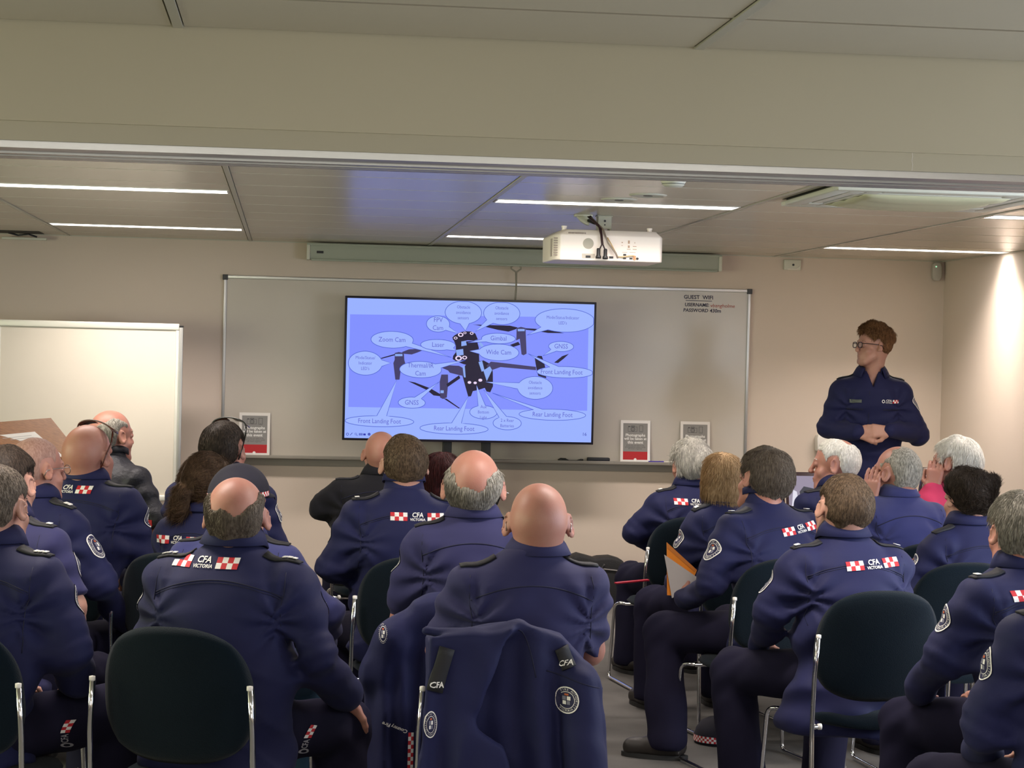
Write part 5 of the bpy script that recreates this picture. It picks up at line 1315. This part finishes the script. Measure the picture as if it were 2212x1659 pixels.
def dec4(b, r):
    fn = lambda u, v: (u, -1.0, v)
    d = Decal(b, fn, (0, 1, 0)); crest(d, -.318, .763, .016, .036, True); d.build('shoulder_patch', CRESTM, r)
    d = Decal(b, fn, (0, 1, 0))
    for i in range(2):
        for j in range(9): d.quad(-.232+i*.009, -.223+i*.009, .33+j*.013, .343+j*.013, (i+j) % 2, .004, 1)
    d.build('checker_strip', [BRED, BWHT], r)
    d = Decal(b, fn, (0, 1, 0)); d.text('Country Fire', .016, -.275, .465, 0, .004, True, 0, math.radians(160)); d.build('strap_lettering', [BWHT], r)

# ================================================================== THE AUDIENCE (left block, centre block, right block)
SG_BROWN = mat('tortoise_frame', (.06, .012, .006, 1), .25); SG_BLACK = mat('black_frame', (.008, .008, .009, 1), .2)


# --- left block
person('man at far left edge, cut off, three white pips on his shoulder strap', -.843, 6.08, 1.318, -20, (-8, 0, 0), .10, 0, 1.08, .18, 1.06,
       hair=('full', .010, 'greybrown'), hairk=dict(length=.016, n=2600), skin='fair', pips=3, patch=[(1, -.12, .045, True)], fine=.010, seed=3, fat=.004,
       arms={'R': dict(e=(.285, .06, .78), w=(.19, .32, .64))}, legs=dict(k=[(-.15, .46, .50), (.27, .42, .55)], a=[(-.15, .44, .11), (.27, .40, .11)], logo=(.235, .535, 1.35)))
person('dark-haired man in short-sleeved navy shirt at the left edge', -.930, 6.95, 1.332, -20, (-6, 0, 0), .08, 0, 1.06, .18, 1.07, dress='shirt', short=True,
       hair=('full', .013, 'dark'), hairk=dict(length=.022, n=3000), skin='fair', pips=1, patch=[(1, -.12, .045, False)], fine=.011, seed=5,
       arms={'R': dict(e=(.275, .06, .80), w=(.21, .26, .62))}, ear=(1.1, 1.1))
person('man with shaved grey head and spectacles, two pips and a round badge', -.940, 7.85, 1.315, -24, (-30, 0, 0), .10, 0, 1.0, .18, 1.06,
       hair=('full', .002, 'stubble'), hairk=dict(length=.003, n=1200, fluff=.0006), skin='ruddy', pips=2, patch=[(1, -.14, .022, True)], fine=.011, seed=7, spectacles=WIRE, fat=.006,
       arms={'R': dict(e=(.285, .12, .78), w=(.27, .36, .60))}, hands={'R': dict(d=(.0, 1, -.3), n=(0, -.3, -1), c=.5)})
person('bald man with tortoiseshell sunglasses pushed up on his head', -.834, 8.75, 1.336, -18, (-16, 10, 6), .12, 0, 1.12, .19, 1.15, skin='ruddy', pips=0, logo=(-.03, -.005, 1.0, 0),
       shades=(SG_BROWN, -.004), fine=.011, seed=9, fat=.012, patch=[(1, -.12, .05, False)])
_, vjk, vbv, vin = person('balding grey man in a dark quilted vest with a red flash', -.817, 9.70, 1.373, -30, (-20, 0, 0), .06, 0, 1.02, .18, 1.06, dress='black', cloth=VEST, collar='stand',
       hair=('crown62', .007, 'grey'), hairk=dict(length=.012, n=2600), skin='ruddy', epaul=(0, 0), yoke=False, short=True, fine=.011, seed=11,
       arms={'R': dict(e=(.30, .08, .80), w=(.22, .30, .68))})
d = Decal(vbv, lambda u, v: (u, -1.2, vin['sh']+v), (0, 1, 0))
for i in range(6): d.quad(.205+i*.010, .228+i*.016, -.13-i*.028-.028, -.13-i*.028, 0, .003, 2)
d.build('red_flash', [mat('flash_red', (.50, .012, .02, 1), .7)], vjk)
person('dark-haired man with black sunglasses on top of his head', -.268, 9.10, 1.352, -16, (-14, 6, 0), .05, 0, 1.06, .18, 1.08,
       hair=('full', .013, 'dark'), hairk=dict(length=.02, n=3200), skin='ruddy', pips=1, patch=[(1, -.13, .035, True)], shades=(SG_BLACK, .008), fine=.011, seed=13)
def pony(q):
    d = ell(q, (-.02, -.110, -.010), (.040, .034, .040)); d = smin(d, cone(q, (-.03, -.125, -.02), (-.040, -.125, -.095), .034, .032), .02)
    return smin(d, cone(q, (-.040, -.125, -.09), (-.035, -.10, -.16), .030, .010), .02)+.004*waves(q, 5, 60, 6)
person('woman with a brown ponytail, beside the person in the cap', -.298, 8.05, 1.262, -24, (-14, 0, 0), .04, 0, .92, .165, 1.0, extra=pony,
       hair=('full', .016, 'brown'), hairk=dict(length=.05, n=4200, whorl=(0, .09, .06), comb=(0, -.8, .2), down=.1, lift=.05, nap=.006), logo=(-.055, -.075, 1.0, 0), fine=.011, seed=15, skin='fair', epaul=(0, 0))
person('person wearing a dark cap with a red and white checkered band', -.150, 7.05, 1.262, -14, (-22, 4, 0), .06, 0, 1.0, .18, 1.05, cap=True,
       hair=('full', .006, 'dark'), hairk=dict(length=.01, n=1200), patch=[], fine=.012, seed=17, cloth=SHIRTB, dress='shirt', trousers=JEANS,
       arms={'R': dict(e=(.31, .12, .76), w=(.26, .30, .64))})
person('balding man in the left front row with his hand on his knee', -.139, 6.05, 1.300, -17, (7, 6, 0), .09, 0, 1.12, .185, 1.07,
       hair=('crown52', .008, 'greybrown'), hairk=dict(length=.013, n=4200, lift=.15), skin='ruddy', logo=(-.052, -.0, 1.0, 0), pips=3, patch=[(-1, -.12, 0.03, True), (1, -.12, 0.05, True)], fine=.0092, seed=19, fat=.006, shz=1.045, colh=.030,
       arms={'R': dict(e=(.285, .03, .79), w=(.305, .30, .600))}, hands={'R': dict(d=(.16, .7, -.65), n=(-.3, -.6, -.7), c=.35, t=-1)},
       legs=dict(k=[(-.20, .45, .50), (.275, .36, .52)], a=[(-.16, .42, .11), (.27, .34, .11)], logo=(.235, .525, 1.25)))
# --- centre block
person('bald man in a black shirt below the television', .500, 10.60, 1.256, 2, (10, 6, 0), .02, .01, 1.16, .19, 1.08, dress='black', collar='fold', skin='ruddy', fine=.012, seed=21, epaul=(1, 1),
       arms={'L': dict(e=(-.285, .06, .86), w=(-.02, .22, .86)), 'R': dict(e=(.285, .06, .86), w=(.02, .25, .82))})
person('short-brown-haired man in navy jacket, centre, with shoulder straps', .474, 8.03, 1.350, 3, (4, 3, 0), .03, 0, 1.06, .185, 1.06,
       hair=('full', .008, 'mid'), hairk=dict(length=.014, n=3800, lift=.2), skin='fair', logo=(.04, -.055, 1.0, -1), pips=-1, fine=.010, seed=23, collar='stand', colh=.028, patch=[(-1, -.13, .04, False)],
       arms={'L': dict(e=(-.27, .04, .80), w=(-.05, .22, .78))})
def longhair(q):
    return smax(ell(q, (0, -.03, -.03), (.092, .098, .13)), -.17-q[:, 2], .02)+.003*waves(q, 8, 50, 6, (1, 1, .3))
person('woman with dark red hair between two men in the centre', .705, 9.1, 1.228, 0, (0, 0, 0), .03, 0, .92, .165, 1.0, extra=longhair, dress='black', epaul=(0, 0), yoke=False,
       hair=('full', .016, 'auburn'), hairk=dict(length=.06, n=4200, whorl=(0, 0, .16), down=1.1, lift=.05), skin='fair', fine=.013, seed=25)
person('old man with a grey fringe round his bald crown, navy shirt', .649, 6.90, 1.354, -2, (-3, 7, 0), .04, 0, 1.04, .18, 1.13, dress='shirt',
       hair=('crown34', .008, 'grey'), hairk=dict(length=.024, n=4800, lift=.03, down=2.2, rand=.2), skin='ruddy', fine=.010, seed=27, ear=(1.25, 1.1), patch=[(-1, -.12, .045, False)], shz=1.08, fat=.002)
person('bald man in navy shirt, front centre, arms folded', .754, 5.93, 1.296, 2, (-7, 3, 0), .00, .02, 1.04, .185, 1.08, dress='shirt', skin='ruddy', fine=.0092, seed=29, spectacles=WIRE, fat=.010, ear=(1.1, 1.15),
       short=True, hxo=.03, arms={'L': dict(e=(-.225, .08, .79), w=(.05, .24, .80)), 'R': dict(e=(.225, .08, .79), w=(-.02, .28, .78))}, fold=.0075, shz=1.05)
# --- right block
person('grey-haired person beside the notices, at the left of the right block', 2.08, 10.2, 1.270, 10, (10, 3, -4), .04, 0, 1.04, .18, 1.08,
       hair=('full', .017, 'silver'), hairk=dict(length=.045, n=4600, lift=.12, rand=.55, comb=(.5, -.2, 0), down=.7), skin='ruddy', logo=(-.03, -.045, 1.0, -2), fine=.011, seed=31, pips=1,
       arms={'L': dict(e=(-.30, .06, .78), w=(-.08, .28, .70))})
def bob(q):
    return smax(ell(q, (0, -.026, -.02), (.095, .105, .112)), -.115-q[:, 2], .02)+.004*waves(q, 12, 45, 6, (1, 1, .4))
person('woman with a blonde bob and spectacles', 2.018, 9.15, 1.246, 14, (-24, 4, 0), .05, 0, .94, .17, 1.0, extra=bob, pips=1, spectacles=BRIM,
       hair=('full', .014, 'blonde'), hairk=dict(length=.06, n=5000, lift=.08, rand=.5, down=1.0), skin='fair', patch=[(-1, -.13, .03, True)], fine=.011, seed=33)
person('grey-brown-haired man leaning left with an orange envelope in his hand', 1.993, 8.25, 1.318, 24, (6, 3, 6), .13, .03, 1.10, .185, 1.12,
       hair=('full', .014, 'greybrown'), hairk=dict(length=.030, n=4800, lift=.15, rand=.45), skin='ruddy', logo=(.075, -.055, 1.0, 7), pips=1, patch=[(-1, -.14, .0, True)], fine=.010, seed=35, collar='stand', colh=.035,
       arms={'L': dict(e=(-.275, .10, .76), w=(-.20, .37, .665)), 'R': dict(w=(.12, .20, .68))}, hands={'L': dict(d=(-.15, .8, .6), n=(.9, .2, 0), c=.8, t=-1)},
       legs=dict(k=[(-.26, .44, .52), (.12, .48, .52)], a=[(-.30, .34, .12), (.14, .42, .12)], f=(.75, -.1)))
person('white-haired man with a pink crown, face in profile', 2.745, 9.85, 1.299, 20, (50, 0, 0), .05, 0, 1.08, .18, 1.12,
       hair=('spot', .009, 'white'), hairk=dict(length=.018, n=3600, lift=.15), skin='ruddy', fine=.011, seed=37, pips=0, ear=(1.15, 1))
person('light-brown-haired man in the right front row, jacket spread over his seat', 2.017, 7.12, 1.275, 8, (4, 4, 5), .07, .01, 1.08, .185, 1.10,
       hair=('full', .009, 'mid'), hairk=dict(length=.016, n=4200, lift=.2), skin='fair', logo=(.055, -.045, 1.0, 4), pips=1, patch=[(-1, -.12, .045, True)], fine=.0095, seed=39, colh=.026, skirt=.05, fat=.004,
       arms={'L': dict(e=(-.255, .08, .77), w=(-.20, .34, .62))}, legs=dict(k=[(-.28, .40, .51), (.14, .46, .50)], a=[(-.25, .36, .11), (.10, .42, .11)]))
person('man with cropped grey hair and blue shirt, cheek on his hand', 2.767, 8.9, 1.304, 14, (26, 2, 0), .03, 0, 1.02, .18, 1.08, dress='shirt', cloth=SHIRTB,
       hair=('recede', .004, 'grey'), hairk=dict(length=.006, n=3200, fluff=.0008), skin='ruddy', fine=.010, seed=41, epaul=(0, 0),
       arms={'L': dict(e=(-.25, .18, .82), w=(-.135, .055, 1.045))}, hands={'L': dict(d=(.10, .05, 1), n=(.75, .6, 0), c=.35, t=1)})
person('white-haired person in a bright pink top, face in one hand', 3.21, 9.4, 1.338, 16, (34, 2, 4), .03, 0, .98, .175, 1.08, dress='pink', collar='round', epaul=(0, 0), yoke=False,
       hair=('full', .015, 'white'), hairk=dict(length=.034, n=4600, lift=.15, rand=.45), skin='ruddy', fine=.010, seed=43,
       arms={'L': dict(e=(-.25, .18, .82), w=(-.130, .045, 1.075))}, hands={'L': dict(d=(.14, .06, 1), n=(.6, .75, 0), c=.6, t=1)})
def updo(q):
    d = ell(q, (.035, -.070, .070), (.048, .044, .042)); return smin(d, ell(q, (0, -.05, .04), (.082, .068, .072)), .02)+.006*waves(q, 14, 60, 7)
person('woman with a dark messy updo near the right edge', 2.816, 8.08, 1.252, 12, (10, 0, 0), .04, 0, .96, .175, 1.02, extra=updo,
       hair=('full', .013, 'dark'), hairk=dict(length=.040, n=4600, lift=.22, rand=.8, comb=(.2, -.1, 1.6), down=-.6), skin='fair', fine=.010, seed=45, patch=[(-1, -.13, .03, True)],
       arms={'L': dict(e=(-.27, .06, .76), w=(-.10, .28, .66))})
person('grey-blonde person at the right edge, cut off by the frame', 2.301, 6.10, 1.288, 16, (-6, 0, 0), .07, 0, 1.08, .185, 1.08,
       hair=('full', .013, 'grey'), hairk=dict(length=.026, n=4600, lift=.15, rand=.35), skin='ruddy', logo=(-.025, -.035, 1.0, 4), pips=1, patch=[(-1, -.12, .045, True)], fine=.0095, seed=47,
       arms={'L': dict(e=(-.275, .10, .76), w=(-.20, .34, .62))})
person('navy sleeve with a round badge in the bottom right corner', 2.085, 5.1, 1.30, 14, (0, 0, 0), .02, 0, 1.08, .185, 1.04,
       hair=('full', .01, 'brown'), hairk=dict(length=.01, n=800), patch=[(-1, -.13, .04, True)], fine=.0105, seed=49, arms={'L': dict(e=(-.275, .06, .74), w=(-.12, .30, .62))})
SEATED = list(PL)

# --- the presenter
pr_root, pjk, pbvh, pinf = person('young man with glasses and curly ginger-brown hair, standing with hands clasped', 3.325, 11.2, 1.896, 172, (-68, 2, 0), .02, 0, 1.0, .178, .95, standing=1, shz=1.578,
       hair=('full', .012, 'ginger'), hairk=dict(length=.032, n=6500, lift=.55, rand=1.5, nap=-.008, topk=1.2, fluff=.0042, width=.0011), skin='fair', spectacles=BRIM, fine=.0085, seed=51, pips=1, patch=[(-1, -.13, .02, True)], yoke=False, collar='fold', fold=.004, vneck=1,
       arms={'L': dict(e=(-.275, .02, 1.275), w=(-.075, .235, 1.295)), 'R': dict(e=(.235, .02, 1.30), w=(.095, .235, 1.285))},
       hands={'L': dict(d=(1, .12, .0), n=(0, -.9, -.3), c=.35, t=1, tc=.2), 'R': dict(d=(-.9, .1, -.25), n=(-.2, -.9, -.2), c=1.0, t=1, tc=.5)})
shp = pinf['sh']; fch = lambda u, v: (u, 1.2, shp+v)
d = Decal(pbvh, fch, (0, -1, 0)); d.quad(-.004, .0, -.46, -.02, 0, .002, 2); d.build('front_placket', [SEAM], pjk)
d = Decal(pbvh, fch, (0, -1, 0)); d.quad(.022, .026, -.46, -.06, 0, .002, 2); d.build('zip_edge', [SEAM], pjk)
for x in (.10, -.10):
    d = Decal(pbvh, fch, (0, -1, 0)); d.quad(x-.045, x+.045, -.168, -.160, 0, .003, 3); d.build('pocket_flap_seam', [SEAM], pjk)
d = Decal(pbvh, fch, (0, -1, 0)); d.quad(.065, .13, -.128, -.110, 0, .004, 3); d.build('name_badge', [mat('name_tag', (.10, .12, .10, 1), .4)], pjk)
fnm = lambda u, v: (-.10-u, 1.2, shp-.118+v)
d = Decal(pbvh, fnm, (0, -1, 0)); d.text('CFA', .018, -.012, .004, 0, .003, True); d.text('VICTORIA', .009, -.012, -.008, 0, .003, True); d.disc(-.044, 0, .009, .010, .6, 0, .003); d.build('chest_lettering', [BWHT], pjk)
d = Decal(pbvh, fnm, (0, -1, 0))
for i in range(4):
    for j in range(2): d.quad(.010+i*.009, .019+i*.009, -.009+j*.009, j*.009, (i+j) % 2, .003, 1)
d.build('chest_checker', [BRED, BWHT], pjk)

# --- chairs, one under every seated person
LAB = ['at the far left edge', 'under the man in the short-sleeved shirt', 'under the man with shaved grey head', 'under the bald man with tortoiseshell sunglasses', 'under the man in the quilted vest',
       'under the man with black sunglasses on his head', 'under the woman with the ponytail', 'under the person in the cap', 'of the left front row, half its back uncovered',
       'under the bald man below the television', 'under the brown-haired man in the centre', 'under the woman with dark red hair', 'under the old man with grey fringe',
       'under the bald man in front centre', 'under the grey-haired person beside the notices', 'under the blonde woman', 'under the man holding the envelope',
       'under the white-haired man in profile', 'right of centre in front, back fully in view', 'under the man in the blue shirt', 'under the person in the pink top',
       'under the woman with the updo', 'under the person cut off at the right edge', 'hidden at the bottom right corner']
SET = {8: (-.21, 5.94, -20), 12: (.66, 6.84, -2), 13: (.635, 5.89, 0), 18: (2.045, 7.02, 5), 16: (1.95, 8.09, 12), 21: (2.69, 8.02, 6), 14: (1.99, 10.10, 8), 10: (.515, 7.97, 0), 0: (-.865, 5.96, -16), 22: (2.37, 6.03, 14)}
for i, ((rt_, ya), t) in enumerate(zip(SEATED, LAB)):
    x, y, a = SET.get(i, (rt_.location.x, rt_.location.y, ya*.8)); chair(x, y, a, 'dark navy chair with chrome frame, '+t)
hung_jacket('navy jacket with a round badge hung over the front centre chair', .635, 5.89, 0, sdf5, (-.31, -.52, .27), (.33, -.20, .98), dec5)
hung_jacket('navy jacket hung over the old man\'s chair, its left sleeve drooping', .66, 6.84, -2, sdf4, (-.43, -.44, .09), (.30, -.20, .96), dec4)

# ------------------------------------------------------------------ hand-held and floor things
env = empty('envelope', (1.67, 8.36, .78), math.radians(4), 'orange envelope held by the man leaning left', 'envelope')
ORG = mat('orange_paper', (.85, .27, .02, 1), .6)
def sheet(par, name, pts, y, th, ma):
    m = MB(); m.prism(pts, y-th/2, y+th/2); return m.build(name, ma, par)
sheet(env, 'envelope_body', [(-.060, .119), (.075, .002), (.03, -.11), (-.052, -.105)], 0, .003, ORG)
sheet(env, 'envelope_flap', [(-.060, .119), (.075, .002), (.062, -.004), (-.058, .095)], -.003, .0015, mat('orange_paper_dark', (.62, .20, .03, 1), .6))
pp = empty('paper_sheets', (1.67, 8.345, .78), math.radians(4), 'grey-white paper sheets held against the orange envelope', 'paper')
sheet(pp, 'sheets', [(-.072, .068), (.078, -.030), (.022, -.095), (-.034, -.115)], 0, .003, mat('grey_paper', (.52, .48, .46, 1), .7))
fd = empty('red_folder', (1.66, 9.28, .63), math.radians(14), 'thin red folder edge beside the blonde woman\'s chair', 'folder')
MB().box(-.12, .05, -.012, .012, -.004, .004, M=Matrix.Rotation(math.radians(-4), 4, 'Y')).build('cover', mat('folder_red', (.38, .01, .03, 1), .45), fd, bevel=.002)
def floor_cap(name, x, y, rz, lab, band):
    r = empty(name, (x, y, 0), rz, lab, 'cap')
    m = MB(); m.lathe([(.098, .0), (.100, .03), (.092, .065), (.070, .095), (.035, .112), (0.001, .115)], n=32); m.build('crown', mat('cap_cloth', (.012, .011, .022, 1), .85), r, smooth=True)
    m = MB()
    for j, (rr, z_) in enumerate([(.098, .012), (.135, .008), (.165, .004)]):
        for i in range(11): a = math.radians(-40+8*i)*(1-.1*j); m.v.append((rr*math.sin(a), -rr*math.cos(a)*(1 if j == 0 else 1), z_))
    for j in range(2):
        for i in range(10): m.f.append((j*11+i, j*11+i+1, (j+1)*11+i+1, (j+1)*11+i)); m.m.append(0)
    m.build('peak', mat('cap_cloth', (.012, .011, .022, 1), .85), r, solid=.004, smooth=True)
    if band:
        m = MB(); n = 60
        for i in range(n):
            for j in range(3):
                a, b = 2*PI*i/n, 2*PI*(i+1)/n; z0 = .012+j*.009
                m.add([(.1015*math.cos(q), .1015*math.sin(q), z) for q, z in ((a, z0), (b, z0), (b, z0+.009), (a, z0+.009))], [(0, 1, 2, 3)], (i+j) % 2)
        m.build('checker_band', [BRED, BWHT], r, fix=False)
floor_cap('cap', 1.905, 8.62, .6, 'dark cap with a checkered band lying on the floor between shoes', True)
floor_cap('cap', .345, 8.62, -.4, 'plain black cap on the floor left of the hung jackets', False)
